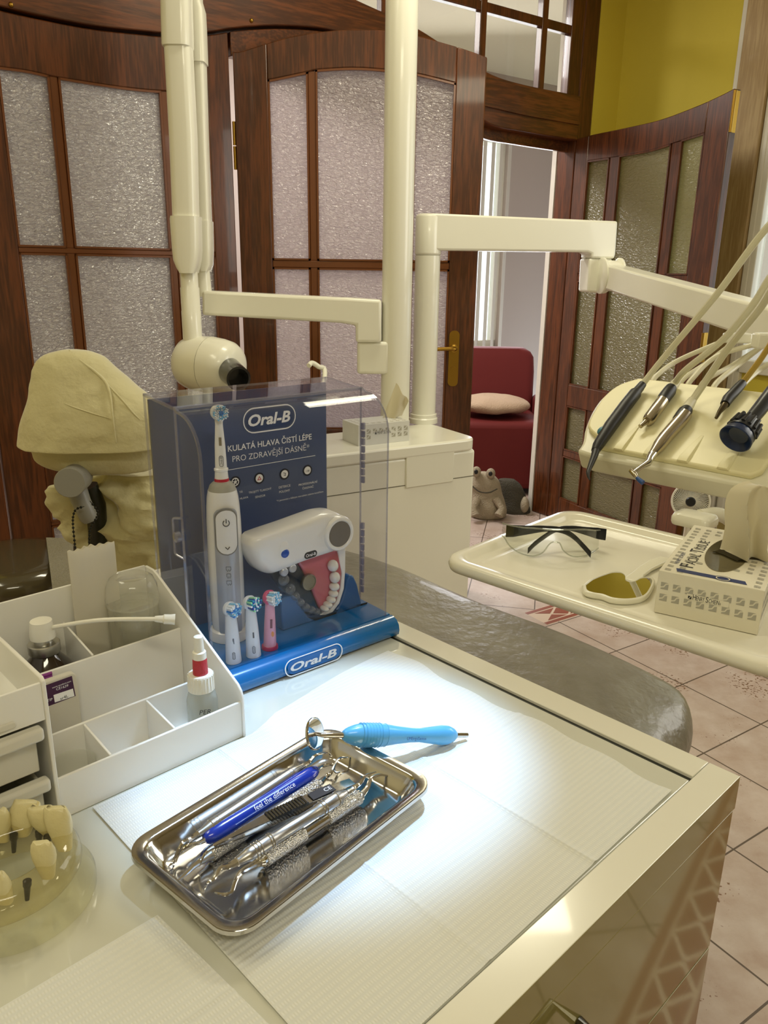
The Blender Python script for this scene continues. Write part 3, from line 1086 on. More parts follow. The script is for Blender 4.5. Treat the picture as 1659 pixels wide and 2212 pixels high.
w_ = MB().text('feel the difference', p + dd * .56 - dy * .002, dx, dy, width=.36 * L_, depth=Rb * 1.04)
w_.build('lettering', mat('white print', '#e8e8ea', .5), bi, smooth=0)
# knurled one behind the tweezers
instrument('knurled steel curette between the blue scaler and the black tweezers', (432, 1862), (693, 1690), zc, zc, H_, satin,
           [[(432, 1862, zc, .0026), (418, 1872, zc, .002), (404, 1886, zc - .001, .0014), (385, 1902, FZ + .0045, .0008)],
            [(693, 1690, zc, .003), (704, 1678, zc, .0022), (716, 1668, zc + .003, .0016), (730, 1640, zc + .004, .0013), (752, 1636, zc + .002, .0008)]],
           knurls=((.08, .34, R * 1.06), (.72, .97, R * 1.06)))
# tweezers
tw = thing('tweezers', 'steel tweezers with a dark ribbed grip lying among the scalers', 'tweezers', on(600, 1770, FZ))
TWa, TWb = on(462, 1830, FZ + .0155), on(762, 1690, FZ + .0145)
d = (TWb - TWa); dxx = d.normalized(); sd = Z.cross(dxx).normalized()
for sgn, zo in ((1, .0036), (-1, -.0012)):
    pts = [TWa + d * t + Z * (zo * s_) + sd * (sgn * .0006) for t, s_ in ((0, .3), (.12, .6), (.3, 1), (.55, 1.1), (.8, .8), (1, .1))]
    wd_ = [.0011, .0018, .0042, .0056, .0056, .0048]
    rings = []
    for P_, w in zip(pts, wd_):
        rings.append([P_ + sd * w + Z * .0006, P_ - sd * w + Z * .0006, P_ - sd * w - Z * .0006, P_ + sd * w - Z * .0006])
    MB().loft(rings).build('arm', chrome, tw)
g = MB()
for k in range(13):
    P_ = TWa + d * (.37 + .021 * k) + Z * .0046
    g.tube([P_ - sd * .0054, P_ + sd * .0054], .0016, 8)
g.build('ribbed_grip', mat('blackened steel', '#4a4843', .25, 1), tw)
pl_ = MB(); P_ = TWa + d * .755 + Z * .0048
pl_.box(P_, (d.length * .17, .0095, .0008), (dxx, sd, Z))
plate = pl_.build('marking_plate', mat('dark anodised plate', '#35353c', .35, .6), tw)
MB().text('CE', P_ + dxx * d.length * .045 - sd * .002, dxx, sd, height=.0045, depth=.0006).build('lettering', mat('white print', '#e8e8ea'), plate, smooth=0)
tip = [(462, 1830, FZ + .0155), (448, 1838, FZ + .0155), (441, 1846, FZ + .013), (430, 1872, FZ + .005)]
MB().tube([on(*t_) for t_ in tip], [.0012, .001, .0009, .0005], 8).build('tip', chrome, tw)
# banded scaler, near side
zc2 = zc + .0142
instrument('banded steel scaler crossing over the knurled one in the steel tray', (512, 1862), (748, 1712), zc2, zc2 + .002, [(0, R * .7), (.07, R * .9), (.09, R * 1.1), (.11, R * 1.08), (.30, R * 1.08), (.31, R * .95), (.70, R * .95), (.71, R * 1.08), (.93, R * 1.08), (.96, R * .7), (1, R * .5)], satin,
           [[(514, 1860, zc2, .0032), (496, 1870, zc2, .0026), (476, 1876, zc2 + .002, .0018), (462, 1898, zc2, .0014), (448, 1908, zc2 - .002, .001), (440, 1928, FZ + .0045, .0005)],
            [(748, 1712, zc2 + .002, .0026), (764, 1702, zc2, .002), (778, 1692, zc2 + .003, .0016), (790, 1676, zc2 + .004, .0012), (812, 1668, zc2 + .002, .0007)]],
           rings=((.13, R * 1.12), (.155, R * 1.12), (.18, R * 1.12), (.26, R * 1.12), (.28, R * 1.12), (.74, R * 1.12), (.77, R * 1.12), (.89, R * 1.12)))
# knurled scaler in front
zk = FZ + .0078
instrument('knurled steel scaler nearest the front edge of the steel tray', (560, 1862), (782, 1716), zk, zk, [(0, .0038), (.02, .0058), (.05, .0058), (.95, .0056), (.98, .005), (1, .003)], chrome,
           [[(562, 1861, zk, .0034), (548, 1868, zk, .003), (520, 1884, zk + .001, .0022), (508, 1904, zk + .001, .0018), (500, 1926, zk - .002, .0016), (484, 1932, FZ + .0065, .0014), (464, 1928, FZ + .0065, .0007)],
            [(782, 1716, zk, .0028), (794, 1700, zk + .001, .0022), (802, 1682, zk + .003, .0017), (820, 1674, zk + .003, .0013), (838, 1676, zk + .001, .0007)]],
           knurls=((.04, .40, .0066), (.62, .96, .0066)))

# ------------------------------------------------------------------ mouth mirror
sky = mat('light blue plastic', '#5cb1e6', .28, coat=.4)
mm_ = thing('mouth_mirror', 'mouth mirror with a light blue handle lying over the corner of the steel tray', 'mouth mirror', on(860, 1600, TZ))
A, B = on(741, 1588, RZ + .0198), on(985, 1588, TG + .0105)
d = B - A
prof = [(0, .0044), (.03, .0072), (.10, .0106), (.2, .0122), (.32, .0118), (.45, .0092), (.58, .0074), (.66, .0072), (.76, .0088), (.86, .0104), (.92, .0098), (.97, .0072), (1, .004)]
pts, rr = axis_pts(A, B, prof)
pts_ = spline(pts, 3)
rs = []
for i in range(len(pts_)):
    k = min(i / 3, len(rr) - 1.001); a = int(k); f = k - a
    rs.append((rr[a] * (1 - f) + rr[a + 1] * f) * .95)
hm = MB().tube(pts_, rs, 28, sx=.85)
hn = hm.build('handle', sky, mm_, smooth=60)
g = MB()
for k in range(9):
    t_ = .14 + .026 * k; r_ = .0122 if t_ < .32 else .0115
    P_ = A + d * t_
    g.tube([P_ - d * .004, P_, P_ + d * .004], [r_ * .9, r_ * .965, r_ * .9], 28, sx=.85)
g.build('grip_rib', sky, hn, smooth=60)
dxm = d.normalized(); tcm = (CAM - (A + B) / 2).normalized(); nm = (tcm - dxm * tcm.dot(dxm)).normalized(); ym = nm.cross(dxm)
MB().text('LMErgoSense', A + d * .60 - ym * .0045, dxm, ym, width=.17 * d.length, depth=.0068).build('lettering', mat('navy print', '#1d3f80'), hn, smooth=0)
MB().tube([B - d * .02, B + d * .11], .0023, 12).build('rod', chrome, mm_)
dc = on(680, 1585, RZ + .022)
MB().tube([A + d * .01, A - d * .08, A - d * .17, dc + (A - dc) * .08], [.0026, .0024, .002, .0018], 12).build('stem', chrome, mm_)
vw = (CAM - dc).normalized()
rt = vw.cross(Z).normalized() * -1
nn = (vw * math.cos(rad(58)) + rt * math.sin(rad(58)) + Z * .02).normalized()
MB().lathe(dc, nn, [(-.0012, 0), (-.0012, .0138), (-.0008, .0146), (.0008, .0146), (.0012, .0138), (.0011, .0132), (.0011, 0)], 40).build('mirror_head', chrome, mm_)
MB().lathe(dc, nn, [(.0012, 0), (.0012, .013), (.0014, .013), (.0014, 0)], 40).build('mirror_glass', mat('mirror', '#e4e4e4', .01, 1), mm_)
# ------------------------------------------------------------------ acrylic display case
O_D = on(855, 1379, TG)
_l = on(530, 1500, TG)
UR = (O_D - _l).normalized()            # towards its right side, seen from the front
UL = -UR
VB = V((-UR.y, UR.x, 0))                # towards its back
DW, DD, DH = .248, .146, .316
dp = lambda l, v, z=0: O_D + UL * l + VB * v + Z * z
DAX = (UL, VB, Z)
dm = lambda px, v: meet(px, dp(0, v), UL, Z)
dpx = lambda x, y, v: dp(dm((x, y), v)[0], v, dm((x, y), v)[1])
blue = mat('bright blue lacquered plastic', '#0b69ac', .2, coat=.8)
blue_d = mat('satin blue plastic', '#1f5c98', .35, coat=.2)
acr = clear('clear acrylic', '#f9f9fb', 1.27)
acr_edge = clear('acrylic cut edge', '#dcdde8', 1.9, .05, .28, '#c9c8d6')
navy = mat('navy printed board', '#475880', .3, coat=.5)
pw = mat('white print on board', '#f6f7f9', .5)
disp = thing('display_case', 'clear acrylic counter display with a blue base and a big model toothbrush inside', 'display case', dp(DW / 2, DD / 2))
# base: rounded roll in front, flat deck behind
prof = [(.006, 0), (.001, .004), (0, .010), (.0015, .017), (.006, .0225), (.0125, .0252), (.0165, .0255), (.0175, .0235), (.019, .0235), (.020, .0255), (DD + .004, .0255), (DD + .004, 0)]
MB().prism([dp(-.006, v, z) for v, z in prof], UL * (DW + .012)).build('base', blue, disp, smooth=50)


def dtext(mb, body, a, b, v, shear=0, bold=0, mi=0, k=1):
    """line of lettering whose base line runs from pixel a to pixel b on the upright plane v"""
    l0, z0 = dm(a, v); l1, z1 = dm(b, v)
    zc_ = (z0 + z1) / 2
    return mb.text(body, dp((l0 + l1) / 2, v, zc_), UR, Z, width=abs(l0 - l1) * k, shear=shear, bold=bold, mi=mi, depth=.0004)


def logo(mb, c, X, Y, w, h, mi_line, mi_fill, mi_text, body='Oral-B'):
    n = X.cross(Y).normalized()
    ringband(mb, frame2d(c, X, Y, rrect(w, h, h * .49)), frame2d(c, X, Y, rrect(w * .97, h * .90, h * .44)), n * .0005, mi_line)
    mb.prism(frame2d(c + n * .0001, X, Y, rrect(w * .9, h * .78, h * .38)), n * .0002, mi_fill)
    mb.text(body, c - Y * h * .20 + X * w * -.01 + n * .0005, X, Y, width=w * .80, height=h * .44, mi=mi_text, shear=.22, bold=.03, depth=.0002)


# logo on the front roll, which leans back a little
rn = V((UR.y, -UR.x, 0))
lc0 = dm((678, 1434), 0)
lb = MB()
Yl = (Z + VB * .10).normalized()
logo(lb, dp(lc0[0], -.0012, .0125), UR, Yl, .082, .021, 0, 1, 2)
lb.build('logo', [pw, mat('blue enamel', '#1d62a8', .3), mat('silver white lettering', '#dfe1e4', .35)], disp, smooth=0)
# back board with its print
bd = MB().box(dp(DW / 2, DD - .003, .0255 + (DH - .032) / 2), (DW - .008, .003, DH - .032), DAX).build('back_board', navy, disp, smooth=0)
vb = DD - .0048
pr = MB()
lg0, lg1 = dm((525, 903), vb), dm((641, 903), vb)
lgc = dpx(583, 904, vb)
logo(pr, lgc, UR, Z, abs(lg0[0] - lg1[0]) * .98, .0315, 0, 1, 0)
dtext(pr, 'KULATÁ HLAVA ČISTÍ LÉPE', (492, 974), (673, 950), vb, bold=.012)
dtext(pr, 'PRO ZDRAVĚJŠÍ DÁSNĚ*', (502, 996), (668, 973), vb, bold=-.003)
l0, z0 = dm((494, 1013), vb); l1, z1 = dm((681, 986), vb)
pr.box(dp((l0 + l1) / 2, vb, (z0 + z1) / 2), (abs(l0 - l1), .0004, .0006), DAX)
for x, y in ((508, 1041), (560, 1033), (614.5, 1024), (664, 1016)):
    c = dpx(x, y, vb)
    pr.lathe(c, -VB, [(0, .0072), (.0004, .0072), (.0004, .0055), (0, .0055)], 28, mi=2)
    pr.lathe(c, -VB, [(0, 0), (0, .0052), (.0004, .0052), (.0004, 0)], 24, mi=0)
c = dpx(560, 1033, vb) - VB * .0006
ringband(pr, [c + Z * .003, c - Z * .0022 + UR * .003, c - Z * .0022 - UR * .003], [c + Z * .0016, c - Z * .0014 + UR * .0016, c - Z * .0014 - UR * .0016], VB * .0002, 3)
c = dpx(614.5, 1024, vb) - VB * .0006
pr.tube([c + UR * -.0018 + Z * .002, c + UR * .0015 + Z * .001, c + UR * .0012 - Z * .002, c - UR * .0012 - Z * .001], .0004, 6, mi=2)
pr.text('1:58', dpx(664, 1019, vb) - VB * .0002, UR, Z, width=.0055, mi=2, depth=.0005)
c = dpx(508, 1041, vb) - VB * .0005
for k in range(7):
    a_ = k * 2.4
    pr.ell(c + (UR * math.cos(a_) + Z * math.sin(a_)) * .003, (.0011, .0005, .0011), DAX, 8, 6, mi=2)
for body, a, b in (('TÁ', (517, 1065), (524, 1064)), ('Á HLAVA', (512, 1080), (536, 1076)), ('TROJITÝ TLAKOVÝ', (537, 1066), (586, 1058)), ('SENZOR', (551, 1076), (573, 1072)),
                   ('DETEKCE', (602, 1055), (627, 1051)), ('POLOHY', (603, 1065), (626, 1061)), ('PROFESIONÁLNÍ', (645, 1049), (685, 1043)), ('ČASOVAČ', (653, 1057), (677, 1053)),
                   ('*V porovnání s běžným manuálním zubním kartáčkem', (597, 1083), (698, 1064))):
    dtext(pr, body, a, b, vb)
pr.build('print', [pw, mat('navy enamel', '#2b4270', .35), mat('dark navy print', '#141b30', .4), mat('red print', '#c0343c', .4)], bd, smooth=0)
# acrylic shell: side walls, bent front and top
R_ = .045
vf, zt_ = .0195, DH - .004
path = [(vf, .0245), (vf, zt_ - R_ - .004)] + [(vf + R_ * (1 - math.cos(t)), zt_ - R_ - .004 + R_ * math.sin(t)) for t in [rad(10 * k) for k in range(1, 10)]]
seam = .0715
front_path = path + [(seam, zt_)] if path[-1][0] < seam else path
front_path = [p_ for p_ in front_path if p_[0] <= seam + 1e-6]
if front_path[-1][0] < seam - .001:
    front_path.append((seam, zt_ - .002))
back_path = [(seam + .001, zt_ - .0015), (DD, DH)]
TH = .0028


def bent(path, name, par):
    m_ = MB()
    n = len(path)
    nor = []
    for i in range(n):
        a, b = path[max(i - 1, 0)], path[min(i + 1, n - 1)]
        d_ = V((b[0] - a[0], b[1] - a[1])).normalized()
        nor.append((d_.y, -d_.x))
    lo_ = [(v, z) for v, z in path]; hi_ = [(v + TH * q[0], z + TH * q[1]) for (v, z), q in zip(path, nor)]
    for i in range(n - 1):
        A1, A2, B1, B2 = lo_[i], lo_[i + 1], hi_[i], hi_[i + 1]
        for q in ((A1, A2), (B1, B2)):
            m_.add([dp(0, *q[0]), dp(0, *q[1]), dp(DW, *q[1]), dp(DW, *q[0])], [(0, 1, 2, 3)], 0)
        for l in (0, DW):
            m_.add([dp(l, *A1), dp(l, *A2), dp(l, *B2), dp(l, *B1)], [(0, 1, 2, 3)], 1)
    for i in (0, n - 1):
        m_.add([dp(0, *lo_[i]), dp(DW, *lo_[i]), dp(DW, *hi_[i]), dp(0, *hi_[i])], [(0, 1, 2, 3)], 1)
    return m_.build(name, [acr, acr_edge], par, smooth=30, recalc=False)


cov = bent(front_path, 'front_cover', disp)
bent(back_path, 'top_panel', disp)
for l in (0, DW - TH):
    for pth, nm_, par in ((front_path + [(seam, .0245)], 'cover_side', cov), (back_path + [(DD, .0245), (seam + .001, .0245)], 'side_panel', disp)):
        m_ = MB()
        n = len(pth)
        P0 = [dp(l, v, z) for v, z in pth]; P1 = [p_ + UL * TH for p_ in P0]
        m_.add(P0, [tuple(range(n))], 0); m_.add(P1, [tuple(range(n - 1, -1, -1))], 0)
        m_.add(P0 + P1, [(i, (i + 1) % n, n + (i + 1) % n, n + i) for i in range(n)], 1)
        m_.build(nm_, [acr, acr_edge], par, smooth=0, recalc=False)
# hinges on the right wall, latch loop on the left wall
for z0, z1 in ((.19, .268), (.04, .13)):
    m_ = MB()
    k = 0; z_ = z0
    while z_ < z1:
        m_.lathe(dp(-.0022, seam, z_), Z, [(0, 0), (0, .0026), (.008, .0026), (.008, 0)], 12)
        m_.box(dp(-.0012, seam + (.0012 if k % 2 else -.0012), z_ + .004), (.0018, .005, .008), DAX)
        z_ += .0098; k += 1
    m_.build('hinge', acr_edge, disp, bevel=.0004)
lz0, lz1 = .0, .0
s_ = lambda px: meet(px, dp(DW, 0), VB, Z)
c0, c1 = s_((388, 1117)), s_((393, 1203))
lz1, lz0 = c0[1], c1[1]
m_ = MB()
m_.tube(spline([dp(DW + .001, seam - .002, lz1), dp(DW + .004, seam + .010, lz1 - .003), dp(DW + .004, seam + .0115, lz1 - .012), dp(DW + .004, seam + .0115, lz0 + .012), dp(DW + .004, seam + .010, lz0 + .003), dp(DW + .001, seam - .002, lz0)], 6), .0014, 10)
m_.lathe(dp(DW, seam + .006, (lz0 + lz1) / 2), UL, [(0, 0), (0, .006), (.005, .006), (.006, .004), (.006, 0)], 18)
m_.build('latch', acr_edge, cov)

# cradle of the demo model
cr = [dpx(x, y, .062) for x, y in ((612, 1384), (606, 1296), (614, 1290), (634, 1286), (642, 1292), (650, 1312), (664, 1330), (684, 1338), (706, 1337), (724, 1324), (738, 1300), (747, 1272), (751, 1254), (756, 1244), (764, 1244), (772, 1262), (786, 1322), (790, 1336))]
dz = .0258
cr[0] = dp(dm((612, 1384), .062)[0], .062, dz); cr[-1] = dp(dm((790, 1336), .062)[0], .062, dz)
MB().prism(cr, VB * .016).build('cradle', blue_d, disp, smooth=30, bevel=.002)

# ---------------------------------------------------------------- large model toothbrush
bv = .092
bl_, _ = dm((487, 1200), bv)
BX = dp(bl_, bv)


def bz(y):
    return dm((487, y), bv)[1]


def bw(px):
    return px / FPX * ((BX + Z * .15 - CAM).dot(_fw))


white = mat('white glossy plastic', '#efeee9', .25, coat=.4)
grey = mat('grey rubber', '#a6a496', .5)
silver = mat('silver grey plastic', '#b7bac0', .3, .3)
brush = thing('model_toothbrush', 'oversized white electric toothbrush model standing at the left inside the clear display', 'toothbrush', dp(bl_, bv, .0258))
m_ = MB()
base_z = .0260
MB().lathe(dp(bl_, bv, base_z), Z, [(0, 0), (0, bw(44)), (.006, bw(44)), (.011, bw(41)), (.0125, bw(37)), (.0125, 0)], 48).build('stand', white, brush)
hp = [(1372, 31), (1366, 35), (1340, 37), (1200, 37.5), (1120, 36.5), (1090, 35), (1070, 33), (1056, 30)]
MB().lathe(BX, Z, [(base_z + .0125, 0)] + [(max(bz(y), base_z + .0126), bw(w)) for y, w in hp] + [(bz(1056), 0)], 48).build('handle', white, brush)
MB().lathe(BX, Z, [(bz(1056), 0), (bz(1056), bw(29.5)), (bz(1046), bw(26)), (bz(1040), bw(20)), (bz(1038), bw(16)), (bz(1038), 0)], 48).build('collar', grey, brush)
nk = MB()
nk.lathe(BX, Z, [(bz(1038), 0), (bz(1038), bw(15)), (bz(1016), bw(13.5)), (bz(1014), bw(15)), (bz(1010), bw(15)), (bz(1008), bw(12.5)), (bz(960), bw(11)), (bz(915), bw(8)), (bz(903), bw(8.5)), (bz(895), bw(6)), (bz(895), 0)], 36)
nkh = nk.build('brush_head', white, brush)
MB().lathe(BX, Z, [(bz(1037), bw(14)), (bz(1037), bw(15.4)), (bz(1031), bw(15.1)), (bz(1031), bw(13))], 36).build('ring', mat('red ring', '#c01f3a', .3), nkh)
tob = (CAM - BX); tob.z = 0; tob.normalize()
sdb = V((-tob.y, tob.x, 0))
if sdb.x < 0:
    sdb = -sdb
hdn = (tob * .95 + sdb * .30 + Z * .06).normalized()
hc = BX + Z * bz(889)
MB().lathe(hc - hdn * .005, hdn, [(0, 0), (0, bw(12)), (.002, bw(16)), (.007, bw(17)), (.009, bw(15.5)), (.009, 0)], 32).build('head_disc', white, nkh)


def bristles(c, n, r, L, mats, seed, nb=40, rr=.0011, flare=.25):
    rnd = random.Random(seed)
    x = Z.cross(n).normalized(); y = n.cross(x)
    m_ = MB()
    for i in range(nb):
        f = math.sqrt((i + .5) / nb); a_ = i * 2.39996
        p_ = c + (x * math.cos(a_) + y * math.sin(a_)) * r * f
        tip_ = p_ + n * L * (1 - .12 * rnd.random()) + (x * math.cos(a_) + y * math.sin(a_)) * L * flare * f
        m_.tube([p_, tip_], [rr, rr * .95], 6, mi=(0 if f < .0 else rnd.randrange(len(mats))))
    return m_


b_white = mat('white bristle', '#e8eef2', .5); b_blue = mat('blue bristle', '#2f7fd0', .5); b_lblue = mat('light blue bristle', '#7cc1e8', .5)
b_green = mat('green bristle', '#8fd0a0', .5); b_teal = mat('teal bristle', '#1f8fae', .5); b_navy = mat('dark blue bristle', '#23409c', .5)
br_ = bristles(hc + hdn * .004, hdn, bw(13), .0065, [0, 1, 2], 3, 64, .0010)
br_.build('bristles', [b_white, b_white, b_lblue], nkh, smooth=30)
bc = MB()
for k in range(9):
    a_ = k * 2 * math.pi / 9
    x_ = Z.cross(hdn).normalized(); y_ = hdn.cross(x_)
    q_ = hc + hdn * .004 + (x_ * math.cos(a_) + y_ * math.sin(a_)) * bw(3)
    bc.tube([q_, q_ + hdn * .0072], .0011, 6)
bc.build('centre_bristles', b_blue, nkh)


def wrap(mb, y0, y1, w_px, r_px, off, mi=0, rnd=None, n=18, turn=0.0):
    """panel lying on the round handle, facing the viewer: between pixel rows y0..y1, half width w_px"""
    r = bw(r_px) + off
    z1, z0 = bz(y0), bz(y1)
    w = bw(w_px)
    cr_ = rnd if rnd is not None else w
    top_, bot_ = [], []
    rows = []
    for i in range(n + 1):
        z = z0 + (z1 - z0) * i / n
        e = min(z - z0, z1 - z)
        ww = w if e >= cr_ else (w - cr_ + math.sqrt(max(0, cr_ ** 2 - (cr_ - e) ** 2)))
        row = []
        for j in range(9):
            a_ = turn + (j / 4 - 1) * math.asin(min(.98, max(ww, 1e-4) / r))
            row.append(BX + (tob * math.cos(a_) + sdb * math.sin(a_)) * r + Z * z)
        rows.append(row)
    vs = [p_ for r_ in rows for p_ in r_]
    mb.add(vs, [(i * 9 + j, i * 9 + j + 1, (i + 1) * 9 + j + 1, (i + 1) * 9 + j) for i in range(n) for j in range(8)], mi)


TURN = .13
fp = MB()
wrap(fp, 1085, 1366, 25, 37.5, .0006, 0, bw(20), 60, TURN)
wrap(fp, 1090, 1184, 21.5, 37.5, .0018, 1, None, 60, TURN)
fp.build('face_plate', [silver, white], brush, smooth=60, recalc=False)
gy = MB()
wrap(gy, 1086, 1187, 24, 37.5, .0011, 0, None, 60, TURN)
gy.build('button_surround', mat('warm grey plastic', '#8f8d86', .4), brush, smooth=60, recalc=False)
on_h = lambda dx_, y, e=.0024: BX + (tob * math.cos(TURN + dx_ / 37.5) + sdb * math.sin(TURN + dx_ / 37.5)) * (bw(37.5) + e) + Z * bz(y)
ic = MB()
pts = [on_h(6 * math.cos(rad(t)) - .5, 1117 - 6.5 * math.sin(rad(t))) for t in range(125, 416, 12)]
ic.tube(pts, .00045, 6)
ic.tube([on_h(-.5, 1108), on_h(-.5, 1117)], .00045, 6)
ic.build('power_symbol', dark, brush)
ic = MB()
ic.tube([on_h(-4, 1168), on_h(0, 1173), on_h(4, 1168)], .00045, 6)
ic.build('chevron_symbol', dark, brush)
ic = MB()
for y, w in ((1216, 5), (1231, 4), (1246, 5)):
    ic.tube([on_h(-w, y - 5, .0009), on_h(w, y - 4, .0009), on_h(w, y + 2, .0009), on_h(w * .4, y + 5, .0009), on_h(0, y + 1, .0009), on_h(-w * .4, y + 5, .0009), on_h(-w, y + 1, .0009), on_h(-w, y - 5, .0009)], .00025, 6)
ic.lathe(on_h(2, 1288, .0002), tob, [(0, 0), (0, .0019), (.0006, .0019), (.0006, 0)], 14)
ic.build('indicator_symbol', mat('grey print', '#5d6068', .5), brush)
MB().box(BX + Z * bz(950) + tob * (bw(10.5)) + sdb * .0005, (.003, .0006, .0095), (sdb, tob, Z)).build('slot', mat('olive grey slot', '#8d8266', .5), nkh, bevel=.001)
lg = MB()
cl = BX + Z * bz(992) + tob * (bw(11.6)) + sdb * .0006
ringband(lg, frame2d(cl, Z, -sdb, rrect(.0125, .0048, .0022)), frame2d(cl, Z, -sdb, rrect(.0115, .0038, .0017)), tob * .0004)
lg.text('Oral-B', cl + sdb * .0011 + tob * .0003, Z, -sdb, width=.0098)
lg.build('logo', mat('dark grey print', '#3a3d42', .5), nkh, smooth=0)

# ---------------------------------------------------------------- three refill heads
def refill(px_b, px_t, hw_b, hw_t, mbody, bm, label, tintmat=None, seed=1):
    l, v = (on(px_b[0], px_b[1], TG + .0258) - O_D).dot(UL), (on(px_b[0], px_b[1], TG + .0258) - O_D).dot(VB)
    zt2 = meet(px_t, dp(l, v), UL, Z)
    B_ = dp(l, v, .0258)
    dist = (B_ - CAM).dot(_fw)
    w = lambda q: q / FPX * dist
    root = thing('brush_refill', label, 'toothbrush head', B_, 'replacement toothbrush heads in the display base')
    T_ = dp(l + zt2[0], v, zt2[1])
    ax = T_ - B_
    n = 8
    MB().lathe(B_, ax, [(0, 0), (0, w(hw_b)), (.001, w(hw_b)), (ax.length * .5, w(hw_b * .86)), (ax.length * .8, w(hw_t)), (ax.length * .95, w(hw_t * .95)), (ax.length, w(hw_t * .6)), (ax.length, 0)], 24).build('stem', mbody, root)
    nn_ = (tob * .72 + sdb * .66 + Z * .10).normalized()
    c_ = T_ - ax.normalized() * w(6)
    hd_ = MB().lathe(c_ - nn_ * w(12), nn_, [(0, 0), (.0006, w(10)), (w(5), w(15)), (w(12), w(16.5)), (w(15), w(15)), (w(15), 0)], 30).build('head', tintmat or mbody, root)
    bristles(c_ + nn_ * w(2), nn_, w(13), w(19), bm, seed, 44, .0012, .12).build('bristles', bm, hd_, smooth=30)
    return root, B_, ax, w


white_r = mat('white satin plastic', '#dfe3e8', .35)
pinkp = mat('pink plastic', '#d0446a', .35)
pinks = mat('pale pink sleeve', '#d99ab0', .35)
r1, B1, a1_, w1 = refill((505, 1428), (497, 1310), 17, 12, white_r, [b_blue, b_lblue, b_white], 'white toothbrush head with blue bristles, nearest the organizer', seed=1)
r2, B2, a2_, w2_ = refill((548, 1415), (540, 1297), 16, 11, white_r, [b_green, b_teal, b_white, b_navy], 'white toothbrush head with green, white and navy bristles, second of three', seed=2)
r3, B3, a3_, w3_ = refill((583, 1399), (583, 1285), 14, 10, pinks, [b_white, b_white, b_lblue], 'pink toothbrush head with an orange spot on the sleeve', pinkp, seed=3)
for r_, B_, ax, w in ((r1, B1, a1_, w1), (r2, B2, a2_, w2_)):
    k = MB()
    axn = ax.normalized()
    P_ = B_ + ax * .42 + tob * w(14.4)
    MB().box(P_ + sdb * w(2), (w(3.4), .0006, ax.length * .10), (sdb, tob, axn)).build('slot', mat('grey print', '#5d6068', .5), r_, smooth=0)
    P_ = B_ + ax * .16 + tob * w(16.3) + sdb * w(1)
    ringband(k, frame2d(P_, axn, -sdb, rrect(w(17), w(6.5), w(3))), frame2d(P_, axn, -sdb, rrect(w(15), w(4.5), w(2))), tob * .0003)
    k.text('Oral-B', P_ + sdb * w(1.2), axn, -sdb, width=w(12), depth=.0003)
    k.build('logo', mat('grey print', '#5d6068', .5), r_, smooth=0)
k = MB()
axn = a3_.normalized()
k.ell(B3 + a3_ * .30 + tob * w3_(11.5) + sdb * w3_(4), (w3_(4.5), .0007, w3_(7)), (sdb, tob, axn), 20, 10, mi=0)
k.build('picture', mat('orange print', '#d98a3e', .4), r3, smooth=30)
MB().box(B3 + a3_ * .50 + tob * w3_(12.4) + sdb * w3_(2), (w3_(5), .0006, w3_(20)), (sdb, tob, axn)).build('slot', mat('dark red print', '#6d1c30', .4), r3, smooth=30)
MB().lathe(B3, Z, [(0, 0), (0, w3_(18)), (.0035, w3_(17.5)), (.0035, 0)], 24).build('collar', mat('deep pink plastic', '#b22d50', .35), r3)

# ---------------------------------------------------------------- tooth model with a timer head in the cradle
dv_ = .060
dq = lambda x, y, e=0: dpx(x, y, dv_) + V((UR.y, -UR.x, 0)) * e
FNT = V((UR.y, -UR.x, 0))
demo = thing('tooth_model', 'white demonstration tooth model with pink gum resting in the blue cradle', 'tooth model', dpx(690, 1330, .07))
body = [(536, 1178), (542, 1164), (556, 1156), (620, 1134), (680, 1112), (700, 1106), (724, 1106), (745, 1118), (756, 1142), (752, 1166), (738, 1182), (716, 1190), (650, 1212), (590, 1236), (570, 1238), (554, 1226), (540, 1198)]
sb = [dq(p_.x, p_.y) for p_ in spline([V((x, y, 0)) for x, y in body + [body[0]]], 4)[:-1]]
cb = sum(sb, V()) / len(sb)
rings = []
for sc_, e in ((.93, -.026), (1, -.020), (1, -.006), (.985, 0), (.95, .005), (.86, .0085), (.6, .010)):
    rings.append([cb + (p_ - cb) * sc_ + FNT * e for p_ in sb])
MB().loft(rings).build('housing', white, demo, smooth=60)
c = dq(721, 1148, .004)
MB().lathe(c, FNT, [(0, 0), (0, .0225), (.007, .0222), (.0095, .0205), (.010, .0175), (.0085, .0160), (.0085, 0)], 48).build('lens_ring', white, demo)
MB().lathe(c + FNT * .0086, FNT, [(0, 0), (0, .0160), (.0006, .0160), (.0006, 0)], 40).build('lens', mat('dark grey display window', '#77736c', .35), demo)
c = dq(605, 1190, .0085)
eb = MB()
eb.ell(dq(604, 1182, .007), (.009, .005, .0125), (UR, FNT, Z), 24, 12)
eb.build('button_recess', white, demo)
MB().ell(c + FNT * .0022, (.0055, .003, .0055), (UR, FNT, Z), 24, 12).build('button', mat('blue button', '#1c4fae', .25), demo)
lg = MB()
Xl = (dq(675, 1188) - dq(645, 1197)).normalized(); Yl = FNT.cross(Xl)
cl = dq(661, 1193, .0095)
lg.prism(frame2d(cl, Xl, Yl, rrect(.0185, .0085, .0042)), FNT * .0006)
lg.text('Oral-B', cl + FNT * .0007 - Yl * .0019, Xl, Yl, width=.0145, mi=1, bold=.02, depth=.0002)
lg.build('logo', [mat('dark grey badge', '#33363a', .4), pw], demo, smooth=0)
ti = 0
gum_px = [(644, 1212), (690, 1196), (730, 1188), (742, 1200), (742, 1240), (739, 1272), (730, 1300), (716, 1318), (703, 1324), (694, 1316), (686, 1296), (672, 1262), (656, 1230)]
